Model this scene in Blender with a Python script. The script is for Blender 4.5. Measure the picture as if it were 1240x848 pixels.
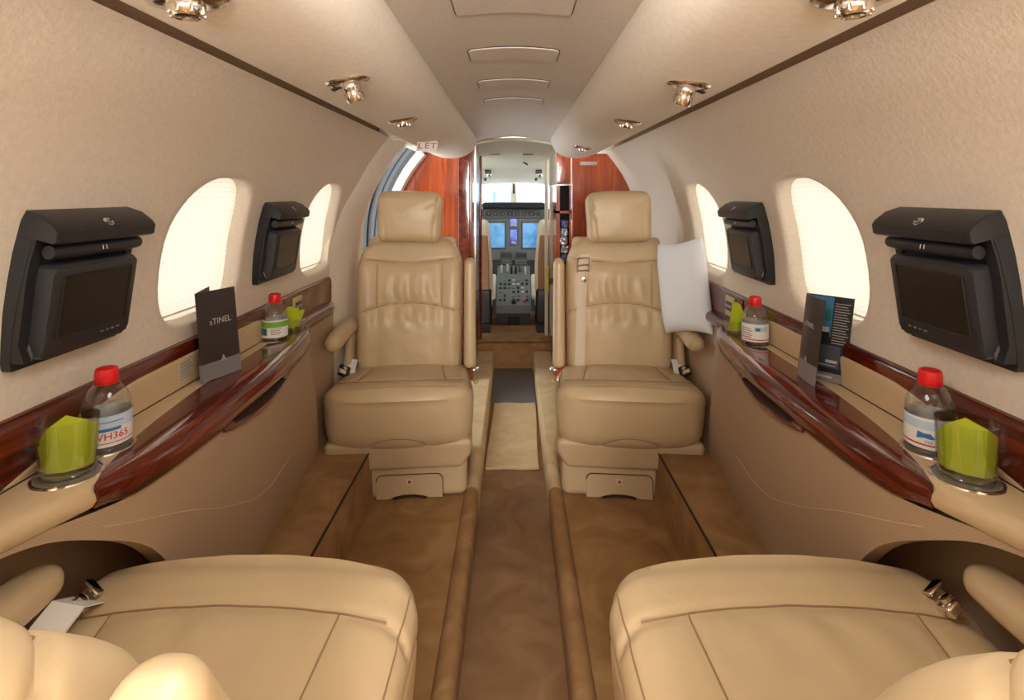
import bpy, bmesh, math, random
from mathutils import Vector, Matrix, noise

# ------------------------------------------------------------------ scene reset
for o in list(bpy.data.objects):
    bpy.data.objects.remove(o, do_unlink=True)
S = bpy.context.scene
COL = S.collection
random.seed(7)
PI = math.pi
AZ = -0.10          # sunken aisle floor
LZ = 0.19           # carpeted side ledge
E = 1.11            # eye height above the seat floor
F = 660.0           # focal length in pixels of the 1240 px wide frame
VX, VY = 622.0, 235.0

# ------------------------------------------------------------------ camera
cam_d = bpy.data.cameras.new('camera')
cam = bpy.data.objects.new('camera', cam_d)
COL.objects.link(cam)
cam.location = (0, 0, E)
cam.rotation_euler = (PI / 2, 0, 0)
cam_d.sensor_width = 36.0
cam_d.lens = F / 1240.0 * 36.0
cam_d.shift_x = -(VX - 620.0) / 1240.0
cam_d.shift_y = -(424.0 - VY) / 1240.0
cam_d.clip_start = 0.02
cam_d.clip_end = 200
S.camera = cam

# ------------------------------------------------------------------ world, lights, exposure
world = bpy.data.worlds.new('world')
S.world = world
world.use_nodes = True
wn = world.node_tree.nodes
wn['Background'].inputs[0].default_value = (0.90, 0.96, 1.0, 1)
wn['Background'].inputs[1].default_value = 4.2
S.view_settings.view_transform = 'Standard'
S.view_settings.look = 'None'
S.view_settings.exposure = 0.58
S.view_settings.gamma = 1.0
S.view_settings.use_curve_mapping = False


def area(name, loc, rot, sx, sy, power, col=(1, 0.86, 0.70), spread=PI):
    d = bpy.data.lights.new(name, 'AREA')
    d.shape = 'RECTANGLE'
    d.size, d.size_y = sx, sy
    d.energy = power
    d.color = col
    d.spread = spread
    o = bpy.data.objects.new(name, d)
    COL.objects.link(o)
    o.location = loc
    o.rotation_euler = rot
    return o


WARM = (1.0, 0.95, 0.89)
# unseen fill lights added overhead, and the wash lamps along the ceiling channel
for yy, pw_ in ((-1.25, 9.0), (-0.65, 8.0), (0.52, 3.6)):
    area('ceiling_fill_light', (0, yy, E + 0.318), (math.radians(15), 0, 0), 0.30, 0.50, pw_, WARM)
# added fill light at the aft wall, standing in for bounced camera flash
area('aft_fill_light', (0, -1.68, E - 0.10), (math.radians(90), 0, 0), 0.9, 0.6, 40.0, (1.0, 0.96, 0.91))
for sx in (-1, 1):
    area('ceiling_wash_lamp', (sx * 0.212, 0.6, E + 0.297), (0, math.radians(180 - sx * 60), 0), 0.012, 4.4, 2.0, WARM)

# ------------------------------------------------------------------ materials
MATS = {}


def srgb(r, g, b):
    def f(c):
        c /= 255.0
        return c / 12.92 if c <= 0.04045 else ((c + 0.055) / 1.055) ** 2.4
    return (f(r), f(g), f(b), 1)


class Mat:
    def __init__(self, name):
        self.m = bpy.data.materials.new(name)
        self.m.use_nodes = True
        self.nt = self.m.node_tree
        self.b = self.nt.nodes['Principled BSDF']
        MATS[name] = self.m

    def n(self, t, **kw):
        x = self.nt.nodes.new(t)
        for k, v in kw.items():
            setattr(x, k, v)
        return x

    def l(self, a, b):
        self.nt.links.new(a, b)

    def set(self, **kw):
        for k, v in kw.items():
            self.b.inputs[k.replace('_', ' ')].default_value = v
        return self

    def coord(self, scale=(1, 1, 1), kind='Object'):
        c = self.n('ShaderNodeTexCoord')
        mp = self.n('ShaderNodeMapping')
        mp.inputs['Scale'].default_value = scale
        self.l(c.outputs[kind], mp.inputs[0])
        return mp.outputs[0]

    def noise(self, scale, detail=3, rough=0.5, vec=None, dist=0):
        t = self.n('ShaderNodeTexNoise')
        t.inputs['Scale'].default_value = scale
        t.inputs['Detail'].default_value = detail
        t.inputs['Roughness'].default_value = rough
        t.inputs['Distortion'].default_value = dist
        if vec is not None:
            self.l(vec, t.inputs['Vector'])
        return t.outputs[0]

    def ramp(self, fac, stops):
        r = self.n('ShaderNodeValToRGB')
        el = r.color_ramp.elements
        while len(el) < len(stops):
            el.new(0.5)
        for e, (p, c) in zip(el, stops):
            e.position = p
            e.color = c
        self.l(fac, r.inputs[0])
        return r.outputs[0]

    def bump(self, h, strength, dist=0.001, chain=None):
        b = self.n('ShaderNodeBump')
        b.inputs['Strength'].default_value = strength
        b.inputs['Distance'].default_value = dist
        self.l(h, b.inputs['Height'])
        if chain is not None:
            self.l(chain, b.inputs['Normal'])
        self.l(b.outputs[0], self.b.inputs['Normal'])
        return b.outputs[0]


def plain(name, rgb, rough=0.5, metal=0.0, **kw):
    m = Mat(name)
    m.set(Base_Color=srgb(*rgb), Roughness=rough, Metallic=metal, **kw)
    return m.m


def leather(name, rgb, rough=0.42, var=0.06):
    m = Mat(name)
    v = m.coord()
    c = srgb(*rgb)
    d = tuple(x * (1 - var) for x in c[:3]) + (1,)
    e = tuple(min(1, x * (1 + var)) for x in c[:3]) + (1,)
    col = m.ramp(m.noise(7, 3, 0.5, v), [(0.3, d), (0.7, e)])
    m.l(col, m.b.inputs['Base Color'])
    m.set(Roughness=rough)
    n2 = m.noise(24, 2, 0.5, v, 0.6)
    b1 = m.bump(n2, 0.16, 0.006)
    m.bump(m.noise(420, 2, 0.6, v), 0.18, 0.0008, b1)
    return m.m


leather('leather', (202, 178, 140), 0.38)
leather('leather_shell', (198, 174, 137), 0.5, 0.03)
leather('ledge_leather', (206, 180, 142), 0.5, 0.03)


def wall_vinyl(name, rgb, bump=0.45):
    m = Mat(name)
    v = m.coord()
    c = srgb(*rgb)
    n = m.noise(95, 4, 0.65, v)
    col = m.ramp(n, [(0.3, tuple(x * 0.93 for x in c[:3]) + (1,)), (0.72, tuple(min(1, x * 1.05) for x in c[:3]) + (1,))])
    m.l(col, m.b.inputs['Base Color'])
    m.set(Roughness=0.72)
    m.bump(n, bump, 0.0022)
    return m.m


wall_vinyl('wall_vinyl', (229, 217, 201))
wall_vinyl('arch_vinyl', (236, 226, 210), 0.08)
wall_vinyl('valance', (234, 226, 213), 0.02)
wall_vinyl('ceiling_fabric', (210, 202, 192), 0.03)
wall_vinyl('cockpit_cream', (226, 220, 198), 0.05)


def perforated():
    m = Mat('perforated_panel')
    v = m.coord((1, 1, 1))
    sep = m.n('ShaderNodeSeparateXYZ')
    m.l(v, sep.inputs[0])

    def s(out, k):
        a = m.n('ShaderNodeMath', operation='MULTIPLY')
        m.l(out, a.inputs[0])
        a.inputs[1].default_value = k
        b = m.n('ShaderNodeMath', operation='SINE')
        m.l(a.outputs[0], b.inputs[0])
        return b.outputs[0]
    p = m.n('ShaderNodeMath', operation='MULTIPLY')
    m.l(s(sep.outputs[1], 1100), p.inputs[0])
    m.l(s(sep.outputs[2], 1100), p.inputs[1])
    c = srgb(182, 155, 126)
    col = m.ramp(p.outputs[0], [(0.2, c), (0.9, tuple(x * 0.82 for x in c[:3]) + (1,))])
    m.l(col, m.b.inputs['Base Color'])
    m.set(Roughness=0.62)
    return m.m


perforated()


def wood(name, dark, mid, light, axis, rough=0.13, sc=1.0):
    m = Mat(name)
    scale = {'y': (26 * sc, 1.6 * sc, 26 * sc), 'z': (22 * sc, 22 * sc, 1.2 * sc)}[axis]
    v = m.coord(scale)
    n = m.noise(1.0, 5, 0.62, v, 1.1)
    col = m.ramp(n, [(0.30, srgb(*dark)), (0.50, srgb(*mid)), (0.72, srgb(*light))])
    m.l(col, m.b.inputs['Base Color'])
    m.set(Roughness=rough, Coat_Weight=0.6, Coat_Roughness=0.05)
    return m.m


wood('mahogany', (58, 18, 10), (92, 30, 16), (138, 54, 28), 'y')
wood('bulkhead_wood', (108, 36, 14), (156, 62, 24), (188, 92, 44), 'z', 0.18)


def carpet(name, a, b, c):
    m = Mat(name)
    v = m.coord()
    n = m.noise(5.5, 4, 0.6, v, 1.2)
    col = m.ramp(n, [(0.3, srgb(*a)), (0.5, srgb(*b)), (0.68, srgb(*c))])
    m.l(col, m.b.inputs['Base Color'])
    m.set(Roughness=1.0, Sheen_Weight=0.0)
    m.bump(m.noise(700, 2, 0.7, v), 0.5, 0.002)
    return m.m


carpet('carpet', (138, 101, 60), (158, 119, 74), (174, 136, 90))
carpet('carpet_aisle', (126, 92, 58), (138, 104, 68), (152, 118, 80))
carpet('carpet_light', (196, 168, 122), (208, 182, 138), (218, 194, 152))

plain('black_plastic', (34, 35, 38), 0.38)
plain('black_matt', (18, 18, 18), 0.7)
plain('screen_black', (20, 16, 14), 0.22)
plain('monitor_frame', (48, 49, 52), 0.42)
plain('button_grey', (120, 120, 120), 0.4)
plain('emblem_silver', (205, 205, 208), 0.3, 0.4)
plain('chrome', (228, 220, 210), 0.14, 1.0)
plain('steel', (205, 205, 205), 0.25, 1.0)
plain('rubber', (42, 44, 46), 0.65)
plain('jamb_grey', (70, 70, 72), 0.5, 0.0)
plain('red_cap', (226, 28, 34), 0.35)
plain('paper_white', (238, 236, 232), 0.7)
plain('label_blue', (60, 120, 190), 0.5)
plain('label_pale', (196, 216, 236), 0.5)
plain('label_red', (196, 30, 48), 0.5)
plain('label_green', (120, 176, 60), 0.5)
plain('label_teal', (40, 120, 120), 0.5)
plain('brochure_dark', (56, 46, 44), 0.38)
plain('brochure_grey', (128, 124, 126), 0.4)
plain('brochure_blue', (56, 128, 168), 0.4)
plain('brochure_black', (30, 30, 34), 0.4)
plain('brochure_slate', (70, 78, 90), 0.4)
plain('print_light', (196, 194, 192), 0.5)
plain('napkin_green', (176, 190, 36), 0.9)
plain('pillow_white', (238, 243, 250), 0.85)
plain('webbing', (222, 206, 182), 0.6)
plain('placard_grey', (200, 190, 174), 0.4)
plain('placard_text', (150, 140, 124), 0.5)
plain('sticker_red', (176, 52, 44), 0.5)
plain('sticker_white', (226, 206, 190), 0.5)
plain('seam_dark', (150, 122, 88), 0.7)
plain('gap_dark', (40, 28, 20), 0.8)
plain('channel_shade_brown', (186, 156, 126), 0.95)  # brown tint stands in for shade in the valance gap
plain('well_grey', (128, 120, 110), 0.4)
plain('stitch', (214, 190, 152), 0.7)
plain('panel_grey', (112, 118, 118), 0.55)
plain('panel_mid', (84, 92, 94), 0.5)
plain('glareshield', (24, 26, 26), 0.75)
plain('pilot_cream', (226, 214, 192), 0.6)
plain('pilot_tan', (160, 120, 84), 0.6)
plain('yellow', (232, 218, 80), 0.5)
plain('mat_grey', (110, 106, 104), 0.55)
plain('switch_beige', (206, 186, 130), 0.4)
plain('switch_dark', (62, 62, 48), 0.4)
plain('foil_silver', (190, 194, 206), 0.28, 0.75)
plain('foil_blue', (96, 110, 160), 0.35, 0.5)
plain('hangar_white', (170, 178, 186), 0.7)
plain('hangar_blue', (70, 106, 150), 0.6)
plain('knob_red', (200, 40, 40), 0.5)
plain('belt_dark', (40, 34, 30), 0.6)


def screen(name, a, b, strength):
    m = Mat(name)
    v = m.coord()
    col = m.ramp(m.noise(9, 3, 0.6, v, 0.5), [(0.35, srgb(*a)), (0.65, srgb(*b))])
    m.l(col, m.b.inputs['Base Color'])
    m.l(col, m.b.inputs['Emission Color'])
    m.set(Roughness=0.25, Emission_Strength=strength)
    return m.m


screen('avionics_blue', (26, 104, 160), (84, 150, 200), 0.55)
screen('avionics_engine', (30, 50, 130), (90, 130, 210), 0.6)


def glass(name, col, rough=0.0, gloss=0.12):
    """thin clear wall: mostly straight-through, a little mirror reflection"""
    m = Mat(name)
    tr = m.n('ShaderNodeBsdfTransparent')
    tr.inputs[0].default_value = col
    gl = m.n('ShaderNodeBsdfGlossy')
    gl.inputs['Roughness'].default_value = 0.03
    lw = m.n('ShaderNodeLayerWeight')
    lw.inputs[0].default_value = 0.25
    mx = m.n('ShaderNodeMath', operation='MULTIPLY_ADD')
    m.l(lw.outputs['Facing'], mx.inputs[0])
    mx.inputs[1].default_value = 0.55
    mx.inputs[2].default_value = gloss * 0.4
    mix = m.n('ShaderNodeMixShader')
    m.l(mx.outputs[0], mix.inputs[0])
    m.l(tr.outputs[0], mix.inputs[1])
    m.l(gl.outputs[0], mix.inputs[2])
    out = m.nt.nodes['Material Output']
    m.l(mix.outputs[0], out.inputs[0])
    return m.m


glass('bottle_plastic', (0.95, 0.97, 0.985, 1))
glass('water_clear', (0.985, 0.99, 0.995, 1), 0, 0.03)
glass('tumbler_glass', (0.97, 0.98, 0.98, 1))
glass('window_glass', (0.95, 0.97, 0.98, 1), 0, 0.05)


def shade_mat():
    m = Mat('shade_fabric')
    df = m.n('ShaderNodeBsdfDiffuse')
    df.inputs[0].default_value = srgb(244, 232, 214)
    tl = m.n('ShaderNodeBsdfTranslucent')
    tl.inputs[0].default_value = (0.84, 0.73, 0.60, 1)
    mix = m.n('ShaderNodeMixShader')
    mix.inputs[0].default_value = 0.21
    m.l(df.outputs[0], mix.inputs[1])
    m.l(tl.outputs[0], mix.inputs[2])
    m.l(mix.outputs[0], m.nt.nodes['Material Output'].inputs[0])
    return m.m


shade_mat()

# ------------------------------------------------------------------ mesh helpers


class MB:
    def __init__(self):
        self.v, self.f, self.mi = [], [], []

    def add(self, vf, M=None, mi=0):
        v, f = vf
        o = len(self.v)
        self.v += [tuple(M @ Vector(p)) if M is not None else tuple(p) for p in v]
        self.f += [tuple(i + o for i in q) for q in f]
        self.mi += [mi] * len(f)
        return self

    def build(self, name, mat, parent=None, off=None, smooth=40, fix=True, kind=None):
        me = bpy.data.meshes.new(name)
        v = self.v
        if off is not None:
            v = [(p[0] - off[0], p[1] - off[1], p[2] - off[2]) for p in v]
        me.from_pydata(v, [], self.f)
        mats = mat if isinstance(mat, (list, tuple)) else [mat]
        for k in mats:
            me.materials.append(MATS[k])
        if len(mats) > 1:
            me.polygons.foreach_set('material_index', self.mi)
        if fix:
            bm = bmesh.new()
            bm.from_mesh(me)
            bmesh.ops.remove_doubles(bm, verts=bm.verts, dist=1e-6)
            bmesh.ops.recalc_face_normals(bm, faces=bm.faces)
            bm.to_mesh(me)
            bm.free()
        if smooth:
            me.shade_smooth()
            me.set_sharp_from_angle(angle=math.radians(smooth))
        o = bpy.data.objects.new(name, me)
        COL.objects.link(o)
        if parent is not None:
            o.parent = parent
        if kind:
            o['kind'] = kind
        return o


def one(name, vf, mat, parent=None, off=None, M=None, **kw):
    return MB().add(vf, M).build(name, mat, parent, off, **kw)


def thing(name, label, cat, loc=(0, 0, 0), rotz=0, group=None):
    o = bpy.data.objects.new(name, None)
    o.empty_display_size = 0.05
    COL.objects.link(o)
    o.location = loc
    o.rotation_euler = (0, 0, rotz)
    o['label'] = label
    o['category'] = cat
    if group:
        o['group'] = group
    return o


def tag(o, label, cat, group=None):
    o['label'] = label
    o['category'] = cat
    if group:
        o['group'] = group
    return o


def T(x, y, z):
    return Matrix.Translation((x, y, z))


def R(a, ax):
    return Matrix.Rotation(a, 4, ax)


def grid(fn, nu, nv, cu=False, cv=False):
    v = [fn(i / (nu if cu else nu - 1), j / (nv if cv else nv - 1)) for i in range(nu) for j in range(nv)]
    f = []
    for i in range(nu if cu else nu - 1):
        for j in range(nv if cv else nv - 1):
            a, b = i * nv + j, i * nv + (j + 1) % nv
            c, d = ((i + 1) % nu) * nv + (j + 1) % nv, ((i + 1) % nu) * nv + j
            f.append((a, b, c, d))
    return v, f


def loft(secs, closed=True, caps=True):
    n = len(secs[0])
    v = [p for s in secs for p in s]
    f = []
    for i in range(len(secs) - 1):
        for j in range(n if closed else n - 1):
            k = (j + 1) % n
            f.append((i * n + j, i * n + k, (i + 1) * n + k, (i + 1) * n + j))
    if caps and closed:
        f.append(tuple(range(n)))
        f.append(tuple((len(secs) - 1) * n + j for j in range(n)))
    return v, f


def tube(path, r, n=8, caps=True):
    path = [Vector(p) for p in path]
    secs = []
    up = None
    for i, p in enumerate(path):
        t = (path[min(i + 1, len(path) - 1)] - path[max(i - 1, 0)]).normalized()
        if up is None:
            up = Vector((0, 0, 1)) if abs(t.z) < 0.9 else Vector((1, 0, 0))
        a = t.cross(up).normalized()
        b = a.cross(t).normalized()
        up = b
        rr = r[i] if isinstance(r, (list, tuple)) else r
        secs.append([tuple(p + a * math.cos(2 * PI * k / n) * rr + b * math.sin(2 * PI * k / n) * rr) for k in range(n)])
    return loft(secs, True, caps)


def revolve(prof, n=24):
    v, f = [], []
    m = len(prof)
    for k in range(n):
        a = 2 * PI * k / n
        for r, z in prof:
            v.append((r * math.cos(a), r * math.sin(a), z))
    for k in range(n):
        k2 = (k + 1) % n
        for j in range(m - 1):
            f.append((k * m + j, k2 * m + j, k2 * m + j + 1, k * m + j + 1))
    return v, f


def box(x0, x1, y0, y1, z0, z1):
    v = [(x, y, z) for x in (x0, x1) for y in (y0, y1) for z in (z0, z1)]
    return v, [(0, 1, 3, 2), (4, 6, 7, 5), (0, 4, 5, 1), (2, 3, 7, 6), (0, 2, 6, 4), (1, 5, 7, 3)]


def rcube(sx, sy, sz, r, n=(4, 4, 4), k=4, deform=None):
    """box with truly rounded edges, finely gridded, optionally bent by deform(p, n)"""
    h = (sx / 2, sy / 2, sz / 2)
    r = min(r, min(h) * 0.999)
    S_ = []
    for a in range(3):
        c = h[a] - r
        s = [-c - r * math.tan(PI / 4 * j / k) for j in range(k, 0, -1)]
        s += [-c + 2 * c * j / n[a] for j in range(n[a] + 1)]
        s += [c + r * math.tan(PI / 4 * j / k) for j in range(1, k + 1)]
        S_.append(s)
    idx, v, f = {}, [], []

    def vert(p):
        key = (round(p[0], 7), round(p[1], 7), round(p[2], 7))
        if key in idx:
            return idx[key]
        P = Vector(p)
        inner = Vector([max(-(h[a] - r), min(h[a] - r, P[a])) for a in range(3)])
        d = (P - inner)
        nn = d.normalized()
        q = inner + nn * r
        if deform:
            q = Vector(deform(q, nn))
        idx[key] = len(v)
        v.append(tuple(q))
        return idx[key]
    for a in range(3):
        b, c = (a + 1) % 3, (a + 2) % 3
        for sgn in (-1, 1):
            for i in range(len(S_[b]) - 1):
                for j in range(len(S_[c]) - 1):
                    q = []
                    for (ii, jj) in ((i, j), (i + 1, j), (i + 1, j + 1), (i, j + 1)):
                        p = [0, 0, 0]
                        p[a] = sgn * h[a]
                        p[b] = S_[b][ii]
                        p[c] = S_[c][jj]
                        q.append(vert(p))
                    f.append(tuple(q if sgn > 0 else q[::-1]))
    return v, f


def interp(tab, x):
    """smooth (monotone-ish cubic) table lookup"""
    if x <= tab[0][0]:
        return tab[0][1]
    if x >= tab[-1][0]:
        return tab[-1][1]
    for i in range(len(tab) - 1):
        x0, y0 = tab[i]
        x1, y1 = tab[i + 1]
        if x0 <= x <= x1:
            def slope(k):
                if k <= 0 or k >= len(tab) - 1:
                    k0, k1 = max(0, k - 1), min(len(tab) - 1, k + 1)
                    return (tab[k1][1] - tab[k0][1]) / (tab[k1][0] - tab[k0][0])
                a = (tab[k][1] - tab[k - 1][1]) / (tab[k][0] - tab[k - 1][0])
                b = (tab[k + 1][1] - tab[k][1]) / (tab[k + 1][0] - tab[k][0])
                return 0 if a * b <= 0 else 2 * a * b / (a + b)
            t = (x - x0) / (x1 - x0)
            m0, m1 = slope(i) * (x1 - x0), slope(i + 1) * (x1 - x0)
            return (2 * t**3 - 3 * t**2 + 1) * y0 + (t**3 - 2 * t**2 + t) * m0 + (-2 * t**3 + 3 * t**2) * y1 + (t**3 - t**2) * m1


def lerp(a, b, t):
    return a + (b - a) * t


def sstep(x):
    x = max(0, min(1, x))
    return x * x * (3 - 2 * x)


def text_vf(s, size, depth=0.0004, align='CENTER'):
    c = bpy.data.curves.new('lettering', 'FONT')
    c.body = s
    c.size = size
    c.extrude = depth
    c.align_x = align
    c.align_y = 'CENTER'
    o = bpy.data.objects.new('lettering', c)
    COL.objects.link(o)
    bpy.context.view_layer.update()
    me = bpy.data.meshes.new_from_object(o.evaluated_get(bpy.context.evaluated_depsgraph_get()))
    v = [tuple(p.co) for p in me.vertices]
    f = [tuple(p.vertices) for p in me.polygons]
    bpy.data.objects.remove(o, do_unlink=True)
    bpy.data.curves.remove(c)
    bpy.data.meshes.remove(me)
    return v, f


# ------------------------------------------------------------------ fuselage profile
PROF = [(-1.0, 0.690), (-0.92, 0.700), (-0.7, 0.722), (-0.40, 0.735), (-0.325, 0.736), (-0.2, 0.733), (-0.1, 0.720),
        (0.0, 0.692), (0.1, 0.645), (0.2, 0.577), (0.245, 0.540), (0.30, 0.488)]


def wx(h):
    return interp(PROF, h)


Y_AFT, Y_BULK = -1.70, 3.20
WIN_Y = [-0.945, -0.20, 0.545, 1.290, 2.035]
WIN_H, WIN_HW, WIN_HH = -0.128, 0.165, 0.166
DOOR_EDGE = [(-1.0, 2.17), (-0.35, 2.17), (-0.25, 2.18), (-0.09, 2.25), (0.07, 2.36), (0.2, 2.36), (0.30, 2.34)]


def wall(side):
    H0, H1 = -0.46, 0.247
    hb, ht = WIN_H - 0.215, WIN_H + 0.215
    mb = MB()
    NS = 10
    wins = WIN_Y[:5]

    def P(y, h, d=0.0):
        # d: distance outwards through the wall
        e = 0.002
        n = Vector((1.0, -(wx(h + e) - wx(h - e)) / (2 * e))).normalized()
        return (side * (wx(h) + n.x * d), y, E + h + n.y * d)

    def patch(y0, y1, h0, h1, ny, nh):
        mb.add(grid(lambda a, b: P(y0(h0 + (h1 - h0) * b) if callable(y0) else lerp(y0, y1(h0 + (h1 - h0) * b) if callable(y1) else y1, a), h0 + (h1 - h0) * b), ny, nh))

    edges = [Y_AFT]
    for w in wins:
        a, b = w - 0.215, w + 0.215
        patch(edges[-1], a, H0, hb, NS + 1, 5)
        patch(edges[-1], a, hb, ht, NS + 1, NS + 1)
        patch(edges[-1], a, ht, H1, NS + 1, 7)
        patch(a, b, H0, hb, NS + 1, 5)
        patch(a, b, ht, H1, NS + 1, 7)
        # window patch
        ring = []
        for k in range(NS):
            ring.append((lerp(a, b, k / NS), hb))
        for k in range(NS):
            ring.append((b, lerp(hb, ht, k / NS)))
        for k in range(NS):
            ring.append((lerp(b, a, k / NS), ht))
        for k in range(NS):
            ring.append((a, lerp(ht, hb, k / NS)))
        ov = []
        for (y, h) in ring:
            dy, dh = (y - w) / 0.215, (h - WIN_H) / 0.215
            t = math.atan2(dh, dy)
            p = 2.05 if (math.cos(t) < 0 and math.sin(t) > 0) else 4.0
            rr = 1.0 / ((abs(math.cos(t))**p + abs(math.sin(t))**p) ** (1 / p))
            ov.append((w + WIN_HW * rr * math.cos(t), WIN_H + WIN_HH * rr * math.sin(t)))
        rings = []
        for q in (0, 0.35, 0.7, 0.92):
            rings.append([P(lerp(r[0], o_[0], q), lerp(r[1], o_[1], q)) for r, o_ in zip(ring, ov)])
        for sc, d in ((1.0, 0.003), (0.975, 0.010), (0.955, 0.024), (0.94, 0.040), (0.94, 0.062)):
            rings.append([P(w + (o_[0] - w) * sc, WIN_H + (o_[1] - WIN_H) * sc, d) for o_ in ov])
        mb.add(loft(rings, True, False))
        edges.append(b)
    if side > 0:
        patch(edges[-1], Y_BULK + 0.02, H0, hb, 6, 5)
        patch(edges[-1], Y_BULK + 0.02, hb, ht, 6, NS + 1)
        patch(edges[-1], Y_BULK + 0.02, ht, H1, 6, 7)
    else:
        de = lambda h: interp(DOOR_EDGE, h)
        patch(edges[-1], de, H0, hb, 6, 5)
        patch(edges[-1], de, hb, ht, 6, NS + 1)
        patch(edges[-1], de, ht, H1, 6, 7)
    o = mb.build('wall_left' if side < 0 else 'wall_right', 'wall_vinyl', kind='structure')
    # lower wall behind the seats
    ye = Y_BULK if side > 0 else 2.2
    one('lower_lining', grid(lambda a, b: (side * wx(lerp(-1.0, -0.44, b)), lerp(Y_AFT, ye, a), E + lerp(-1.0, -0.44, b)), 12, 10), 'perforated_panel', o)
    # recessed channel between the wall and the overhead valance, its shade painted in brown
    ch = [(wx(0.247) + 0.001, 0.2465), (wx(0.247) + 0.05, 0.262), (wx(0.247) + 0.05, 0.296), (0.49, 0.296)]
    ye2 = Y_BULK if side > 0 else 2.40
    one('valance_channel', loft([[(side * x, y, E + h) for x, h in ch] for y in [lerp(Y_AFT, ye2, k / 8) for k in range(9)]], False), 'channel_shade_brown', o, smooth=0)
    one('channel_end', box(side * 0.47, side * 0.62, ye2 - 0.012, ye2, E + 0.236, E + 0.32), 'valance', o, smooth=0)
    return o, P, ov


def windows(side, P):
    wins = WIN_Y[:5]
    for i, w in enumerate(wins):
        root = bpy.data.objects.new('window_%d' % (i + 1 if side < 0 else i + 6), None)
        COL.objects.link(root)
        base = P(w, WIN_H - WIN_HH, 0.05)
        root.location = base
        root['kind'] = 'structure'
        # pleated shade, one sheet with real pleats
        np_ = 30

        def sh(a, b):
            h = WIN_H + WIN_HH * 1.02 * (2 * b - 1)
            k = b * np_
            d = 0.034 + (0.0012 if int(round(k * 2)) % 2 else 0.0)
            return P(w + WIN_HW * 1.0 * (2 * a - 1), h, d + 0.0006 * math.sin(a * 9 + h * 60))
        one('shade', grid(sh, 7, np_ * 2 + 1), 'shade_fabric', root, base, smooth=0)
        # pull bar at the foot of the shade
        one('shade_pull_bar', tube([P(w + WIN_HW * 0.86 * (2 * k / 8 - 1), WIN_H - WIN_HH * 0.86, 0.030) for k in range(9)], 0.0022, 6), 'shade_fabric', root, base)
        # outer pane
        one('pane', grid(lambda a, b: P(w + WIN_HW * 1.0 * (2 * a - 1), WIN_H + WIN_HH * 1.0 * (2 * b - 1), 0.060), 5, 9), 'window_glass', root, base)


wl, PL, _ = wall(-1)
wr, PR, _ = wall(1)
windows(-1, PL)
windows(1, PR)

# ------------------------------------------------------------------ floor
FY1 = 3.77
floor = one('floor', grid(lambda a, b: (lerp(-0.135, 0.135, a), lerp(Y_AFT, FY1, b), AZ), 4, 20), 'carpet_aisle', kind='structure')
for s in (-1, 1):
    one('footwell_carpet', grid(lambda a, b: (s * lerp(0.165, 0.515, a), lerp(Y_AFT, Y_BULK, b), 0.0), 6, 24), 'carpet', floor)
    sec = [(0.735, LZ), (0.53, LZ), (0.520, LZ - 0.003), (0.515, LZ - 0.012), (0.513, 0.09), (0.508, 0.0)]
    ye = Y_BULK
    one('carpeted_side_ledge', loft([[(s * x, y, z) for x, z in sec] for y in (Y_AFT, 0.5, 1.5, 2.2, ye)], False), 'carpet', floor)
    one('ledge_edge_strip', tube([(s * 0.515, y, LZ - 0.0025) for y in (Y_AFT, 0.5, 1.5, 2.2, ye)], 0.0035, 6), 'gap_dark', floor)
    ks = [(0.133, AZ - 0.002), (0.131, -0.05), (0.129, -0.01), (0.133, 0.012), (0.143, 0.022), (0.158, 0.024), (0.172, 0.018), (0.182, 0.004), (0.184, -0.004)]

    def kerb_sec(y):
        w = 0.0
        return [(s * (x + (0.08 * sstep((y - 2.25) / 0.5) if x > 0.15 else 0)), y, z) for x, z in ks]
    one('aisle_kerb', loft([kerb_sec(lerp(Y_AFT, 2.02, k / 12)) for k in range(13)], False), 'carpet', floor)
    one('entry_kerb', loft([kerb_sec(lerp(2.02, FY1, k / 14)) for k in range(15)], False), 'carpet_light', floor)  # paler carpet here puts the doorway daylight into the colour
one('step_riser', box(-0.26, 0.26, FY1, FY1 + 0.02, AZ, 0.09), 'carpet', floor)
one('entry_plate', box(-0.128, 0.128, 3.15, FY1, AZ, AZ + 0.004), 'mat_grey', floor)
one('cockpit_step', rcube(0.52, 1.4, 0.03, 0.008, (4, 6, 1), 3), 'carpet', floor, M=T(0, FY1 + 0.70, 0.085))
mat_o = one('floor_mat', rcube(0.236, 0.74, 0.014, 0.005, (6, 14, 1), 3, lambda p, n: (p.x + 0.006 * math.sin(p.y * 5), p.y, p.z + 0.0015 * math.sin(p.x * 40 + p.y * 9))), 'carpet_light', M=None)
mat_o.location = (0, 2.755, AZ + 0.0075)
tag(mat_o, 'pale beige carpet mat lying in the sunken aisle by the entry door', 'floor mat')

# ------------------------------------------------------------------ ceiling


def cz(x):
    return 0.345 - 0.7 * x * x


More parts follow.
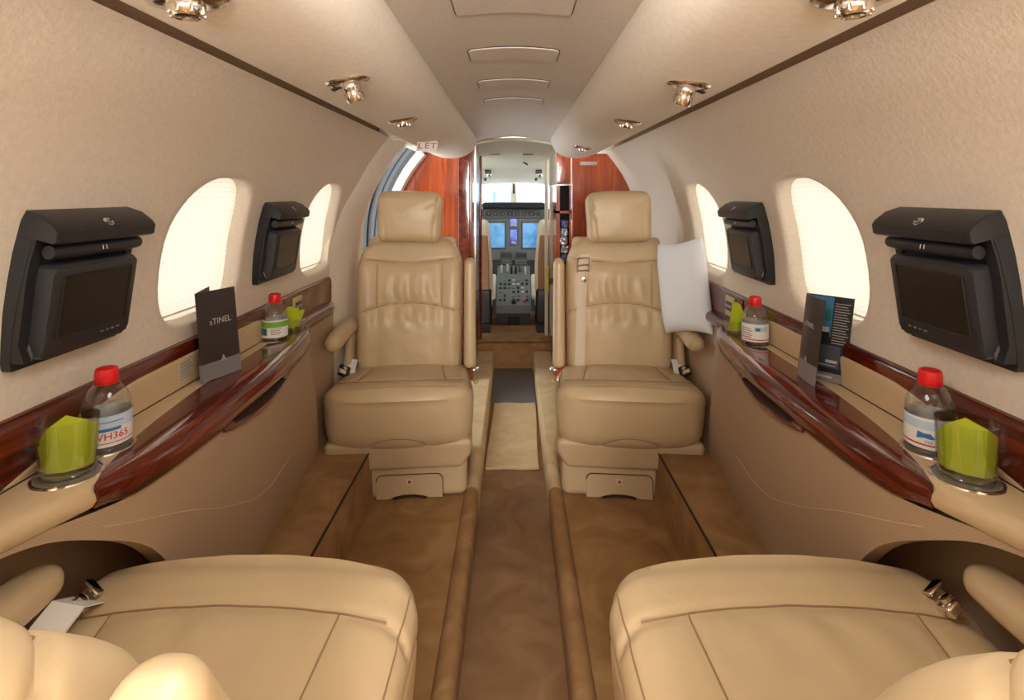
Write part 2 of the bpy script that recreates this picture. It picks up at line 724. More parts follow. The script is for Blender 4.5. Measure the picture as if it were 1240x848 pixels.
ceil = one('ceiling', grid(lambda a, b: (lerp(-0.24, 0.24, a), lerp(Y_AFT, 3.30, b), E + cz(lerp(-0.24, 0.24, a))), 17, 40), 'ceiling_fabric', kind='structure')
for (y0, y1) in ((0.42, 1.03), (1.27, 1.385), (1.62, 1.74), (1.94, 2.06)):
    # hatch panel with a fine groove and a bright bead around it
    hw, r = 0.107, 0.014
    pts = []
    for (cx_, cy_, a0) in ((hw - r, y1 - r, 0), (-hw + r, y1 - r, 90), (-hw + r, y0 + r, 180), (hw - r, y0 + r, 270)):
        for k in range(5):
            a = math.radians(a0 + 22.5 * k)
            pts.append((cx_ + r * math.cos(a), cy_ + r * math.sin(a)))
    dense = []
    for i in range(len(pts)):
        p, q = pts[i], pts[(i + 1) % len(pts)]
        m = 8 if math.dist(p, q) > 0.05 else 1
        for k in range(m):
            dense.append((lerp(p[0], q[0], k / m), lerp(p[1], q[1], k / m)))
    mb = MB()
    secs = []
    cxm, cym = 0, (y0 + y1) / 2
    for (sc, dz) in ((1.0, 0.004), (1.0, -0.0035), (0.985, -0.0045), (0.96, -0.0045), (0.6, -0.0045), (0.05, -0.0045)):
        secs.append([(x * sc, cym + (y - cym) * sc, E + cz(x * sc) + dz) for x, y in dense])
    mb.add(loft(secs, True, False))
    ob = mb.build('ceiling_hatch', 'ceiling_fabric', ceil)
    one('hatch_groove', tube([(x * 1.012, cym + (y - cym) * 1.01, E + cz(x) - 0.0008) for x, y in dense + dense[:1]], 0.0013, 5, False), 'gap_dark', ob)

# overhead valances (the passenger service panels) left and right
VAL = [(0.492, 0.2525), (0.487, 0.245), (0.475, 0.235), (0.445, 0.219), (0.40, 0.203), (0.345, 0.198), (0.30, 0.203), (0.262, 0.215), (0.235, 0.235), (0.217, 0.262), (0.208, 0.288), (0.206, 0.306), (0.212, 0.318), (0.24, 0.33), (0.475, 0.33), (0.491, 0.29)]


def val_h(x):
    pts = sorted(VAL[:11])
    return interp(pts, x)


for i, s in enumerate((-1, 1)):
    secs = []
    for k in range(17):
        y = lerp(Y_AFT, 3.03, k / 16)
        secs.append([(s * x, y, E + h) for x, h in VAL])
    for a, sc in ((0.012, 0.985), (0.024, 0.95), (0.032, 0.88), (0.036, 0.75)):
        secs.append([(s * (0.36 + (x - 0.36) * sc), 3.03 + a, E + 0.27 + (h - 0.27) * sc) for x, h in VAL])
    tr = one('trim_%d' % (i + 1), loft(secs), 'valance', kind='structure', smooth=50)

# aft bulkhead behind the photographer (closes the cabin)
aft = one('wall_aft', grid(lambda a, b: (lerp(-0.74, 0.74, a), Y_AFT, lerp(-0.14, E + 0.35, b)), 6, 6), 'wall_vinyl', kind='structure')

# ------------------------------------------------------------------ entry door opening (left), arch and jamb
ARCH_IN = [(-1.08, 2.68), (-0.30, 2.68), (-0.1, 2.69), (0.07, 2.73), (0.18, 2.76), (0.262, 2.77)]
arch_secs = []
NA = 26
for k in range(NA):
    h = lerp(-1.06, 0.262, k / (NA - 1))
    y0, y1 = interp(DOOR_EDGE, h) - 0.012, interp(ARCH_IN, h)
    sec = []
    for j in range(12):
        t = j / 11
        bul = 0.040 * math.sin(PI * min(1, t * 1.15)) ** 0.7 if t < 0.87 else 0.040 * math.sin(PI * min(1, t * 1.15)) ** 0.7
        sec.append((-(wx(h) + 0.006 - bul), lerp(y0, y1, t), E + h))
    sec += [(-(wx(h) + 0.10), y1 + 0.004, E + h), (-(wx(h) + 0.10), y0 + 0.05, E + h)]
    arch_secs.append(sec)
door = one('door_1', loft(arch_secs), 'arch_vinyl', kind='structure', smooth=60)
# forward jamb of the open doorway: stepped metal and rubber strips following the fuselage curve


def jamb(name, y0, y1, o0, o1, mat, h0=-1.06, h1=0.25):
    secs = []
    for k in range(24):
        h = lerp(h0, h1, k / 23)
        e = 0.002
        n = Vector((1.0, -(wx(h + e) - wx(h - e)) / (2 * e))).normalized()
        secs.append([(-(wx(h) + n.x * d), y, E + h + n.y * d) for d, y in ((o0, y0), (o1, y0), (o1, y1), (o0, y1))])
    return one(name, loft(secs), mat, door, smooth=50)


jamb('jamb_lining', 3.11, 3.21, -0.035, 0.012, 'arch_vinyl')
jamb('door_seal', 3.10, 3.20, 0.012, 0.034, 'rubber')
jamb('door_jamb', 3.115, 3.20, 0.034, 0.060, 'jamb_grey')
jamb('door_seal', 3.105, 3.20, 0.060, 0.066, 'rubber')
jamb('door_jamb', 3.12, 3.20, 0.066, 0.10, 'jamb_grey')
jamb('door_seal', 3.09, 3.20, 0.10, 0.125, 'rubber')
# lintel above the doorway behind the valance
one('door_lintel', box(-0.56, -0.47, 2.36, 3.2, E + 0.243, E + 0.30), 'arch_vinyl', door)
# sill
one('door_sill', box(-0.80, -0.50, 2.42, 3.2, -0.02, 0.193), 'jamb_grey', door)

# ------------------------------------------------------------------ wood bulkheads


def bulkhead(side, x_in, name, label):
    pts = [(x_in, -0.02)]
    for k in range(21):
        h = lerp(-1.05, 0.255, k / 20)
        pts.append((wx(h) + (0.02 if side > 0 else -0.012), E + h))
    for k in range(6):
        x = lerp(0.50, x_in, k / 5)
        pts.append((x, E + 0.335 if x < 0.49 else E + 0.30))
    a = [(side * x, Y_BULK, z) for x, z in pts]
    b = [(side * x, Y_BULK + 0.03, z) for x, z in pts]
    o = one(name, loft([a, b]), 'bulkhead_wood', kind='structure', smooth=30)
    return o


bl = bulkhead(-1, 0.252, 'wall_bulkhead_left', '')
br = bulkhead(1, 0.345, 'wall_bulkhead_right', '')
# edge mouldings and planked returns
one('edge_strip', rcube(0.07, 0.05, 1.40, 0.006, (2, 2, 8), 3), 'mahogany', bl, M=T(-0.288, Y_BULK - 0.012, E - 0.36))
one('edge_strip', rcube(0.008, 0.012, 1.36, 0.003, (1, 1, 6), 3), 'bulkhead_wood', br, M=T(0.346, Y_BULK - 0.006, E - 0.36))
pl = one('bulkhead_placard', rcube(0.10, 0.004, 0.022, 0.0015, (2, 1, 1), 2), 'placard_text', br, M=T(0.44, Y_BULK - 0.002, E + 0.178))
pl['label'] = 'small grey engraved strip on the wood'
# passage lining between cabin and cockpit
one('passage_lining', box(-0.252, -0.24, Y_BULK, 3.78, -0.02, E + 0.335), 'bulkhead_wood', bl)
one('mirror_strip', box(-0.24, -0.236, 3.40, 3.72, 0.3, E + 0.31), 'steel', bl)
one('curtain_post', tube([(-0.232, 3.80, 0.06), (-0.232, 3.80, E + 0.29)], 0.011, 10), 'mahogany', bl)
one('curtain_post', tube([(0.235, 3.90, 0.06), (0.235, 3.90, E + 0.33)], 0.014, 10), 'pilot_cream', br)

# galley cabinet on the right of the passage
gc = thing('galley_cabinet', 'tall mahogany galley cabinet with open dark niche beside the passage', 'cabinet', (0.30, 3.45, 0.0))
OFF = (0.30, 3.45, 0.0)
GX0, GX1 = 0.252, 0.340
one('body', box(GX0, GX1, 3.26, 3.86, 0.0, E - 0.42), 'bulkhead_wood', gc, OFF)
one('upper_cabinet', rcube(GX1 - GX0, 0.60, 0.275, 0.004, (2, 4, 2), 3), 'cockpit_cream', gc, OFF, M=T((GX0 + GX1) / 2, 3.54, E + 0.198))
dr = one('door', rcube(GX1 - GX0 - 0.004, 0.022, 0.268, 0.004, (2, 1, 2), 3), 'bulkhead_wood', gc, OFF, M=T((GX0 + GX1) / 2, 3.235, E + 0.198))
one('knob', revolve([(0, 0), (0.004, 0), (0.006, 0.006), (0.004, 0.01), (0, 0.01)], 10), 'chrome', dr, OFF, M=T(GX0 + 0.02, 3.224, E + 0.15) @ R(PI / 2, 'X'))
one('cabinet_base_rail', rcube(GX1 - GX0 + 0.004, 0.62, 0.012, 0.004, (2, 4, 1), 3), 'steel', gc, OFF, M=T((GX0 + GX1) / 2, 3.54, E + 0.054))
one('niche_side', box(GX0, GX0 + 0.022, 3.23, 3.86, E - 0.42, E + 0.05), 'bulkhead_wood', gc, OFF)
one('niche_side', box(GX1 - 0.01, GX1, 3.23, 3.86, E - 0.42, E + 0.05), 'bulkhead_wood', gc, OFF)
one('niche_back', box(GX0, GX1, 3.44, 3.46, E - 0.42, E + 0.05), 'black_matt', gc, OFF)
one('niche_shelf', box(GX0, GX1, 3.23, 3.46, E - 0.115, E - 0.10), 'bulkhead_wood', gc, OFF)
one('niche_floor', box(GX0, GX1, 3.23, 3.46, E - 0.43, E - 0.415), 'bulkhead_wood', gc, OFF)
for k in range(5):
    zc = E - 0.385 + 0.052 * k

    def crumple(p, n, k=k):
        d = noise.noise(Vector((p.x * 60 + k * 7, p.y * 60, p.z * 60))) * 0.006
        return p + n * d
    o = one('wrapped_packet', rcube(0.052, 0.10, 0.05, 0.012, (8, 10, 8), 3, crumple), 'foil_blue' if k in (0, 4) else 'foil_silver')
    o.location = (0.301, 3.30, zc)
    o.rotation_euler = (0, 0, 0.12 * math.sin(k * 2.1))
    tag(o, ('crumpled bluish packet at the bottom of the pile in the galley niche', 'crumpled silvery packet second from the bottom of the galley niche pile', 'crumpled silvery packet in the middle of the galley niche pile', 'crumpled silvery packet just under the topmost bluish one in the galley niche', 'crumpled bluish packet topmost of the pile in the galley niche')[k], 'packet', 'wrapped packets in the galley niche')
fl = thing('flashlight', 'slim yellow flashlight clipped to the side of the passage', 'flashlight', (0.228, 3.68, E - 0.67))
one('barrel', revolve([(0, 0), (0.009, 0), (0.010, 0.01), (0.010, 0.16), (0.012, 0.165), (0.012, 0.19), (0, 0.19)], 12), 'yellow', fl)
one('clip', box(0.008, 0.024, -0.006, 0.006, 0.06, 0.10), 'black_plastic', fl)

# ------------------------------------------------------------------ cockpit shell
ck = MB()
ckw = one('wall_cockpit_left', grid(lambda a, b: (-0.66 + 0.03 * b, lerp(3.23, 4.9, a), lerp(-0.1, E - 0.05, b)), 4, 4), 'panel_mid', kind='structure')
ckr = one('wall_cockpit_right', grid(lambda a, b: (0.66 - 0.03 * b, lerp(3.23, 4.9, a), lerp(-0.1, E - 0.05, b)), 4, 4), 'panel_mid', kind='structure')
ckf = one('floor_cockpit', box(-0.66, 0.66, FY1 + 0.02, 4.9, 0.0, 0.092), 'carpet', kind='structure')
HL = [(3.23, 0.335), (3.45, 0.325), (3.75, 0.285), (4.1, 0.21), (4.4, 0.14), (4.62, 0.095)]


def headliner(a, b):
    x = lerp(-0.62, 0.62, a)
    y = lerp(3.23, 4.62, b)
    h = interp(HL, y) - 0.25 * x * x
    return (x, y, E + h)


ckc = one('ceiling_cockpit', grid(headliner, 15, 20), 'cockpit_cream', kind='structure')
one('header_arch', tube([(x, 3.33, E + 0.338 - 0.5 * x * x) for x in [lerp(-0.26, 0.26, k / 12) for k in range(13)]], 0.012, 8), 'cockpit_cream', ckc)
for (x, y) in ((-0.13, 3.78), (0.10, 3.78)):
    one('headliner_vent', rcube(0.07, 0.02, 0.006, 0.002, (2, 1, 1), 2), 'panel_grey', ckc, M=T(x, y, E + interp(HL, y) - 0.006))
one('standby_compass_clip', rcube(0.045, 0.03, 0.012, 0.004, (2, 1, 1), 2), 'black_plastic', ckc, M=T(0.085, 4.0, E + interp(HL, 4.0) - 0.008) @ R(0.6, 'Y'))
for x, lab in ((-0.195, 'left'), (0.19, 'right')):
    m_ = thing('map_light', 'small black and chrome cockpit map light above the %s' % ('cream post' if x > 0 else 'mahogany post'), 'lamp', (x, 4.15, E + interp(HL, 4.15) - 0.03))
    one('bracket', rcube(0.05, 0.04, 0.03, 0.008, (1, 1, 1), 3), 'black_plastic', m_)
    one('lamp_head', revolve([(0, 0), (0.014, 0.002), (0.018, 0.02), (0.014, 0.035), (0, 0.036)], 14), 'chrome', m_, M=T(0.01, -0.02, -0.045) @ R(0.5, 'X'))
    one('lamp_head', revolve([(0, 0), (0.009, 0.002), (0.012, 0.014), (0.009, 0.024), (0, 0.025)], 12), 'black_plastic', m_, M=T(-0.02, -0.02, -0.07))
one('wall_cockpit_front', box(-0.66, 0.66, 4.70, 4.74, 0.0, E - 0.125), 'panel_mid', kind='structure')
# windshield frame and panes
wsf = bpy.data.objects.new('window_20', None)
COL.objects.link(wsf)
wsf.location = (0, 4.72, E - 0.1)
wsf['kind'] = 'structure'
wo = (0, 4.72, E - 0.1)
for (x0, x1) in ((-0.56, -0.028), (0.028, 0.56)):
    one('pane', box(x0, x1, 4.715, 4.72, E - 0.13, E + 0.105), 'window_glass', wsf, wo)
one('center_post', rcube(0.056, 0.05, 0.25, 0.008, (1, 1, 4), 3), 'pilot_cream', wsf, wo, M=T(0, 4.70, E - 0.015))
one('compass', rcube(0.022, 0.03, 0.085, 0.006, (1, 1, 2), 3), 'black_plastic', wsf, wo, M=T(0.002, 4.665, E + 0.045))
one('compass_mount', rcube(0.05, 0.03, 0.02, 0.006, (1, 1, 1), 3), 'pilot_cream', wsf, wo, M=T(0.002, 4.665, E + 0.10))
for s in (-1, 1):
    one('side_post', rcube(0.05, 0.06, 0.30, 0.01, (1, 1, 2), 3), 'pilot_cream', wsf, wo, M=T(s * 0.585, 4.70, E - 0.01))
one('sun_visor_clip', rcube(0.03, 0.02, 0.014, 0.004, (1, 1, 1), 2), 'black_plastic', wsf, wo, M=T(-0.085, 4.66, E - 0.075))
# hangar seen through the windshield
hg = bpy.data.objects.new('hangar_wall', None)
COL.objects.link(hg)
hg.location = (0, 16, -1.4)
tag(hg, 'pale hangar wall with blue glazed bays seen through the windshield', 'building')
ho = (0, 16, -1.4)
one('wall_sheet', box(-9, 9, 16.0, 16.1, -1.4, 5), 'hangar_white', hg, ho)
for k in range(7):
    x = -6.6 + 2.0 * k
    w_ = one('window', box(x, x + 0.75, 15.95, 16.0, 0.2, 2.4), 'hangar_blue', hg, ho)
    one('mullion', box(x + 0.35, x + 0.39, 15.93, 15.95, 0.2, 2.4), 'hangar_white', w_, ho)
    one('mullion', box(x, x + 0.75, 15.93, 15.95, 1.25, 1.31), 'hangar_white', w_, ho)

# instrument panel
ip = thing('instrument_panel', 'grey cockpit instrument panel with two blue displays under black glareshield', 'instrument panel', (0, 4.60, E - 0.55))
io = (0, 4.60, E - 0.55)
one('glareshield', rcube(0.52, 0.26, 0.055, 0.022, (6, 3, 1), 4), 'glareshield', ip, io, M=T(0, 4.58, E - 0.098))
one('top_panel', rcube(0.50, 0.05, 0.085, 0.006, (4, 1, 1), 3), 'panel_mid', ip, io, M=T(0, 4.60, E - 0.165))
one('main_panel', rcube(0.56, 0.05, 0.36, 0.008, (4, 1, 3), 3), 'panel_grey', ip, io, M=T(0, 4.61, E - 0.38))
rng = random.Random(3)
for k in range(8):
    x = -0.21 + 0.06 * k
    b = one('guidance_button', rcube(0.03 if k % 3 else 0.044, 0.012, 0.03, 0.004, (1, 1, 1), 2), 'black_plastic', ip, io, M=T(x, 4.572, E - 0.165))
    one('knob', revolve([(0, 0), (0.006, 0), (0.006, 0.012), (0, 0.012)], 8), 'button_grey', b, io, M=T(x, 4.566, E - 0.165) @ R(PI / 2, 'X'))
for x in (-0.148, 0.148):
    fr = one('display_bezel', rcube(0.168, 0.02, 0.235, 0.006, (2, 1, 2), 3), 'panel_mid', ip, io, M=T(x, 4.585, E - 0.345))
    sc_ = one('display', box(x - 0.072, x + 0.072, 4.570, 4.574, E - 0.45, E - 0.245), 'avionics_blue', fr, io)
    one('display_trace', tube([(x - 0.03, 4.569, E - 0.42), (x + 0.0, 4.569, E - 0.405), (x + 0.04, 4.569, E - 0.40)], 0.0022, 5), 'print_light', fr, io)
for z0, z1 in ((E - 0.272, E - 0.21), (E - 0.425, E - 0.30)):
    fr = one('engine_display_bezel', rcube(0.07, 0.016, z1 - z0 + 0.014, 0.004, (1, 1, 1), 2), 'panel_mid', ip, io, M=T(0, 4.583, (z0 + z1) / 2))
    one('engine_display', box(-0.028, 0.028, 4.571, 4.575, z0, z1), 'avionics_engine', fr, io)
    one('engine_readout', box(-0.016, 0.014, 4.569, 4.571, z0 + 0.012, z0 + 0.026), 'print_light', fr, io)
# radio stack
for x in (-0.062, 0.062):
    u = one('radio_unit', rcube(0.10, 0.03, 0.12, 0.005, (1, 1, 1), 2), 'panel_mid', ip, io, M=T(x, 4.58, E - 0.545))
    one('radio_screen', box(x - 0.042, x + 0.042, 4.562, 4.566, E - 0.535, E - 0.495), 'screen_black', u, io)
    for i in range(4):
        for j in range(2):
            one('radio_button', rcube(0.014, 0.008, 0.012, 0.003, (1, 1, 1), 2), 'button_grey', u, io, M=T(x - 0.033 + 0.022 * i, 4.563, E - 0.56 - 0.022 * j))
# pedestal
pd = thing('control_pedestal', 'grey sloping throttle pedestal full of switches between pilot seats', 'pedestal', (0, 4.3, 0.092))
po = (0, 4.3, 0.092)
za, zb = E - 0.60, E - 0.86


def ped(x, y, dz=0):
    t = (4.56 - y) / 0.36
    return (x, y, lerp(za, zb, t) + dz)


prof = [(4.60, 0.062), (4.60, za + 0.02), (4.56, za), (4.20, zb), (4.185, zb - 0.03), (4.185, 0.10), (4.20, 0.062)]
one('pedestal_top', loft([[(x, y, z) for y, z in ((4.56, za), (4.20, zb), (4.20, zb - 0.06), (4.56, za - 0.06))] for x in (-0.135, 0.135)]), 'panel_grey', pd, po, smooth=0)
one('pedestal_body', loft([[(x, y, z) for y, z in ((4.56, za - 0.05), (4.205, zb - 0.05), (4.205, 0.11), (4.24, 0.092), (4.56, 0.092))] for x in (-0.13, 0.13)]), 'black_plastic', pd, po, smooth=0)
one('pedestal_drawer', rcube(0.09, 0.02, 0.07, 0.008, (1, 1, 1), 2), 'black_matt', pd, po, M=T(0, 4.20, zb - 0.12))
sl = math.atan2(zb - za, 0.36)
for k, (x, y, c) in enumerate(((-0.05, 4.50, 'pilot_cream'), (-0.018, 4.48, 'black_plastic'), (0.018, 4.48, 'black_plastic'), (0.05, 4.50, 'panel_mid'), (0.095, 4.47, 'pilot_cream'), (-0.10, 4.49, 'pilot_cream'))):
    p = ped(x, y)
    one('lever', rcube(0.016, 0.022, 0.075, 0.007, (1, 1, 2), 3), c, pd, po, M=T(p[0], p[1], p[2] + 0.03) @ R(0.3, 'X'))
for i in range(7):
    for j in range(6):
        y = 4.42 - 0.035 * j
        x = -0.105 + 0.035 * i
        if rng.random() < 0.25:
            continue
        p = ped(x, y)
        if rng.random() < 0.4:
            one('rotary_knob', revolve([(0, 0), (0.009, 0), (0.008, 0.014), (0, 0.015)], 10), rng.choice(['black_plastic', 'button_grey', 'black_plastic']), pd, po, M=T(*p) @ R(-0.62 + PI, 'X') @ R(PI, 'X') @ R(1.24, 'X'))
        else:
            one('switch_key', rcube(0.024, 0.018, 0.012, 0.003, (1, 1, 1), 2), rng.choice(['black_plastic', 'button_grey', 'print_light', 'black_plastic']), pd, po, M=T(*p) @ R(0.62, 'X'))
p = ped(0.085, 4.235)
one('fire_knob', revolve([(0, 0), (0.012, 0), (0.012, 0.018), (0, 0.02)], 12), 'knob_red', pd, po, M=T(*p) @ R(0.5, 'X'))
p = ped(0.0, 4.225)
one('trim_knob', revolve([(0, 0), (0.018, 0), (0.018, 0.02), (0, 0.022)], 14), 'black_plastic', pd, po, M=T(*p) @ R(0.5, 'X'))

# pilot seats
for s in (-1, 1):
    ps = thing('pilot_seat', ('pilot seat with cream edge and tan back behind the pedestal, on the %s side' % ('entry door' if s < 0 else 'galley cabinet')), 'seat', (s * 0.36, 3.95, 0.092), 0, 'pilot seats')
    hw = 0.205
    one('backrest', rcube(2 * hw, 0.10, 0.66, 0.045, (6, 2, 8), 5, lambda p, n: (p.x * (1 - 0.12 * max(0, p.z) / 0.33), p.y - 0.06 * p.z, p.z)), 'pilot_cream', ps, M=T(0, 0.06, 0.50))
    one('back_panel', rcube(2 * hw - 0.05, 0.03, 0.40, 0.012, (4, 1, 6), 3, lambda p, n: (p.x * (1 - 0.12 * max(0, p.z) / 0.33), p.y - 0.06 * p.z, p.z)), 'pilot_tan', ps, M=T(-s * 0.004, 0.0, 0.52))
    one('back_shell', rcube(2 * hw - 0.01, 0.06, 0.26, 0.02, (4, 1, 3), 3), 'black_plastic', ps, M=T(0, 0.02, 0.20))
    one('seat_cushion', rcube(2 * hw, 0.42, 0.12, 0.05, (4, 4, 2), 4), 'pilot_cream', ps, M=T(0, 0.30, 0.24))
    one('seat_base', box(-0.19, 0.19, 0.02, 0.42, 0.0, 0.14), 'black_plastic', ps)
    one('armrest', rcube(0.05, 0.26, 0.05, 0.022, (2, 5, 2), 4, lambda p, n: (p.x, p.y, p.z - 0.1 * max(0, -p.y - 0.02))), 'pilot_cream', ps, M=T(-s * (hw + 0.0), 0.12, 0.33) @ R(0.5, 'X'))

# ------------------------------------------------------------------ side consoles with wood trim
XN = [(0.0, 0.665), (0.45, 0.662), (0.60, 0.657), (0.685, 0.640), (0.78, 0.602), (0.86, 0.582), (0.95, 0.572), (1.10, 0.568), (1.25, 0.570), (1.40, 0.580), (1.55, 0.598), (1.66, 0.620), (1.715, 0.645)]
XW = [(0.79, 0.604), (0.815, 0.618), (0.88, 0.638), (0.943, 0.653), (1.06, 0.669), (1.2, 0.681), (1.4, 0.686), (1.63, 0.694), (1.72, 0.699)]
LH = -0.42
HB = [(0.55, -0.455), (0.674, -0.459), (0.72, -0.466), (0.81, -0.515), (0.87, -0.56), (0.918, -0.615), (0.985, -0.72), (1.03, -0.82), (1.06, -0.92)]
INS = [(0.77, -0.419), (0.85, -0.398), (0.95, -0.370), (1.06, -0.356), (1.5, -0.356), (1.6, -0.368), (1.66, -0.39), (1.69, -0.419)]


def panel_pt(d, t):
    top_h = -0.468 + 0.016 * sstep((0.86 - d) / 0.15)
    hb = interp(HB, d)
    h = lerp(top_h, min(hb, top_h - 0.002), t)
    g = (h - top_h) / (-0.92 - top_h)
    xt = interp(XN, d) + 0.008
    xb = lerp(0.628, 0.690, sstep((d - 1.2) / 0.55))
    x = lerp(xt, max(xb, xt + 0.005), g) - 0.012 * math.sin(PI * g)
    y = d + 0.20 * g * sstep((d - 1.40) / 0.32)
    return x, y, h


def console(side):
    s = side
    desc = 'left' if s < 0 else 'right'
    root = thing('side_console', 'beige side ledge with glossy mahogany trim %s' % ('carrying the closed dark brochure' if s < 0 else 'carrying the opened brochure'), 'console', (s * 0.66, 1.0, LZ), 0, 'side consoles')
    off = (s * 0.66, 1.0, LZ)
    N = 46
    # beige top
    secs = []
    for k in range(N):
        d = lerp(Y_AFT + 0.01, 0.79, k / (N - 1))
        xn = interp(XN, d)
        pts = [(0.737, LH), (0.70, LH), (xn + 0.022, LH), (xn + 0.010, LH - 0.003), (xn + 0.002, LH - 0.012), (xn, LH - 0.022), (xn + 0.006, LH - 0.032), (xn + 0.02, LH - 0.034), (0.737, LH - 0.034)]
        secs.append([(s * x, d, E + h) for x, h in pts])
    for k in range(1, N):
        d = lerp(0.79, 1.72, k / (N - 1))
        xw = interp(XW, d) - 0.004
        xs = [0.737, 0.72, lerp(0.72, xw, 0.5), xw + 0.001, xw, xw, xw + 0.002, xw + 0.004]
        pts = [(xs[0], LH), (xs[1], LH), (xs[2], LH), (xs[3], LH), (xs[4], LH - 0.001), (xs[5], LH - 0.015), (xs[6], LH - 0.03), (xs[7], LH - 0.034), (0.737, LH - 0.034)]
        secs.append([(s * x, d, E + h) for x, h in pts])
    # cup holder wells are cut in by real rings on top; the sheet itself stays whole
    one('ledge_top', loft(secs), 'ledge_leather', root, off, smooth=45)
    # wood trim
    secs = []
    for k in range(N):
        d = lerp(0.785, 1.722, k / (N - 1))
        xw, xn = interp(XW, d), interp(XN, d)
        if d < 0.86:
            q = (d - 0.785) / 0.075
            th = 0.5 + 0.5 * sstep(q)
        else:
            th = 1
        if xw < xn + 0.004:
            xw = xn + 0.004
        w = xw - xn
        e = min(0.010, w * 0.4)
        pts = [(xw, LH + 0.0006), (lerp(xw, xn, 0.5), LH + 0.003), (xn + e, LH + 0.0022), (xn + e * 0.35, LH - 0.004), (xn - 0.002, LH - 0.015), (xn - 0.002, LH - 0.015 - 0.012 * th), (xn + 0.003, LH - 0.02 - 0.026 * th), (xn + 0.011, LH - 0.02 - 0.032 * th), (xw + 0.001, LH - 0.02 - 0.03 * th)]
        secs.append([(s * x, d, E + h) for x, h in pts])
    one('wood_trim', loft(secs), 'mahogany', root, off, smooth=50)
    # finger pull scooped under the trim
    secs = []
    for k in range(17):
        d = lerp(1.08, 1.42, k / 16)
        b = math.sin(PI * k / 16) ** 0.8
        xn = interp(XN, d)
        pts = [(xn + 0.014, -0.462), (xn + 0.004, -0.466), (xn + 0.001 - 0.004 * b, -0.469 - 0.011 * b), (xn + 0.003 - 0.004 * b, -0.473 - 0.018 * b), (xn + 0.016, -0.474 - 0.021 * b)]
        secs.append([(s * x, d, E + h) for x, h in pts])
    one('finger_pull', loft(secs), 'mahogany', root, off, smooth=50)
    secs = []
    for k in range(13):
        d = lerp(1.12, 1.38, k / 12)
        b = math.sin(PI * k / 12) ** 0.8
        xn = interp(XN, d)
        secs.append([(s * (xn - 0.001 - 0.004 * b), d, E - 0.4665 - 0.001 * b), (s * (xn - 0.002 - 0.004 * b), d, E - 0.469 - 0.005 * b), (s * (xn + 0.004), d, E - 0.469 - 0.005 * b), (s * (xn + 0.004), d, E - 0.4665)])
    one('pull_slot', loft(secs), 'gap_dark', root, off, smooth=0)
    # lower panel with arch cut-out
    NP, NT = 64, 16
    ds = [lerp(0.50, 1.72, k / (NP - 1)) for k in range(NP)]
    v, f = [], []
    for d in ds:
        for j in range(NT):
            x, y, h = panel_pt(d, j / (NT - 1))
            v.append((s * x, y, E + h))
    for i in range(NP - 1):
        for j in range(NT - 1):
            f.append((i * NT + j, i * NT + j + 1, (i + 1) * NT + j + 1, (i + 1) * NT + j))
    # return edges: along the arch and at the forward end
    n0 = len(v)
    for i in range(NP):
        p = v[i * NT + NT - 1]
        v.append((p[0] + s * 0.03, p[1], p[2]))
    for i in range(NP - 1):
        f.append((i * NT + NT - 1, n0 + i, n0 + i + 1, (i + 1) * NT + NT - 1))
    n1 = len(v)
    for j in range(NT):
        p = v[(NP - 1) * NT + j]
        v.append((s * 0.72, p[1] + 0.004, p[2]))
    for j in range(NT - 1):
        f.append(((NP - 1) * NT + j, (NP - 1) * NT + j + 1, n1 + j + 1, n1 + j))
    one('lower_panel', (v, f), 'perforated_panel', root, off, smooth=45)
    # decorative stitch line
    path = []
    for k in range(30):
        t = k / 29
        d = lerp(1.50, 0.80, t)
        hh = interp([(0.79, -0.487), (0.95, -0.555), (1.12, -0.642), (1.286, -0.708), (1.42, -0.732), (1.53, -0.735)], d)
        tt = (hh + 0.468) / (min(interp(HB, d), -0.47) + 0.468)
        x, y, h = panel_pt(d, max(0.02, min(0.98, tt)))
        path.append((s * (x - 0.0004), y, E + h))
    one('stitch_line', tube(path, 0.0008, 4), 'stitch', root, off)
    # back board: wood strip along the wall with the padded beige insert
    secs = []
    for k in range(40):
        d = lerp(Y_AFT + 0.01, 1.72, k / 39)
        pts = [(0.738, -0.326), (0.728, -0.327), (0.7235, -0.332), (0.7225, -0.345), (0.7225, -0.419), (0.738, -0.419)]
        secs.append([(s * x, d, E + h) for x, h in pts])
    one('wood_backboard', loft(secs), 'mahogany', root, off, smooth=50)
    secs = []
    for k in range(44):
        d = lerp(0.77, 1.69, k / 43)
        hi = interp(INS, d)
        pts = [(0.7225, hi + 0.0005), (0.7195, hi - 0.001), (0.7180, -0.4185 + (hi + 0.4185) * 0.9), (0.7180, -0.4185), (0.7225, -0.4185)]
        secs.append([(s * x, d, E + h) for x, h in pts])
    one('padded_insert', loft(secs), 'ledge_leather', root, off, smooth=50)
    one('seam_gap', tube([(s * 0.7172, lerp(0.3, 1.70, k / 20), E + LH + 0.0004) for k in range(21)], 0.0014, 5), 'gap_dark', root, off)
    # forward section beside the facing seat: taller wood board, rounded wood shelf, switch plate
    ye = 2.15 if s < 0 else 2.45
    secs = []
    for k in range(12):
        d = lerp(1.715, ye, k / 11)
        pts = [(0.738, -0.326), (0.728, -0.327), (0.7215, -0.334), (0.7185, -0.35), (0.7185, -0.445), (0.738, -0.445)]
        secs.append([(s * x, d, E + h) for x, h in pts])
    one('forward_wood_board', loft(secs), 'mahogany', root, off, smooth=50)
    secs = []
    for k in range(14):
        d = lerp(1.73, ye - 0.02, k / 13)
        e = 0.018 * (1 - sstep((ye - 0.02 - d) / 0.06)) if d > ye - 0.08 else 0
        pts = [(0.72, -0.418), (0.692 + e, -0.420), (0.684 + e, -0.427), (0.681 + e, -0.438), (0.685 + e, -0.450), (0.695 + e, -0.456), (0.72, -0.456)]
        secs.append([(s * x, d, E + h) for x, h in pts])
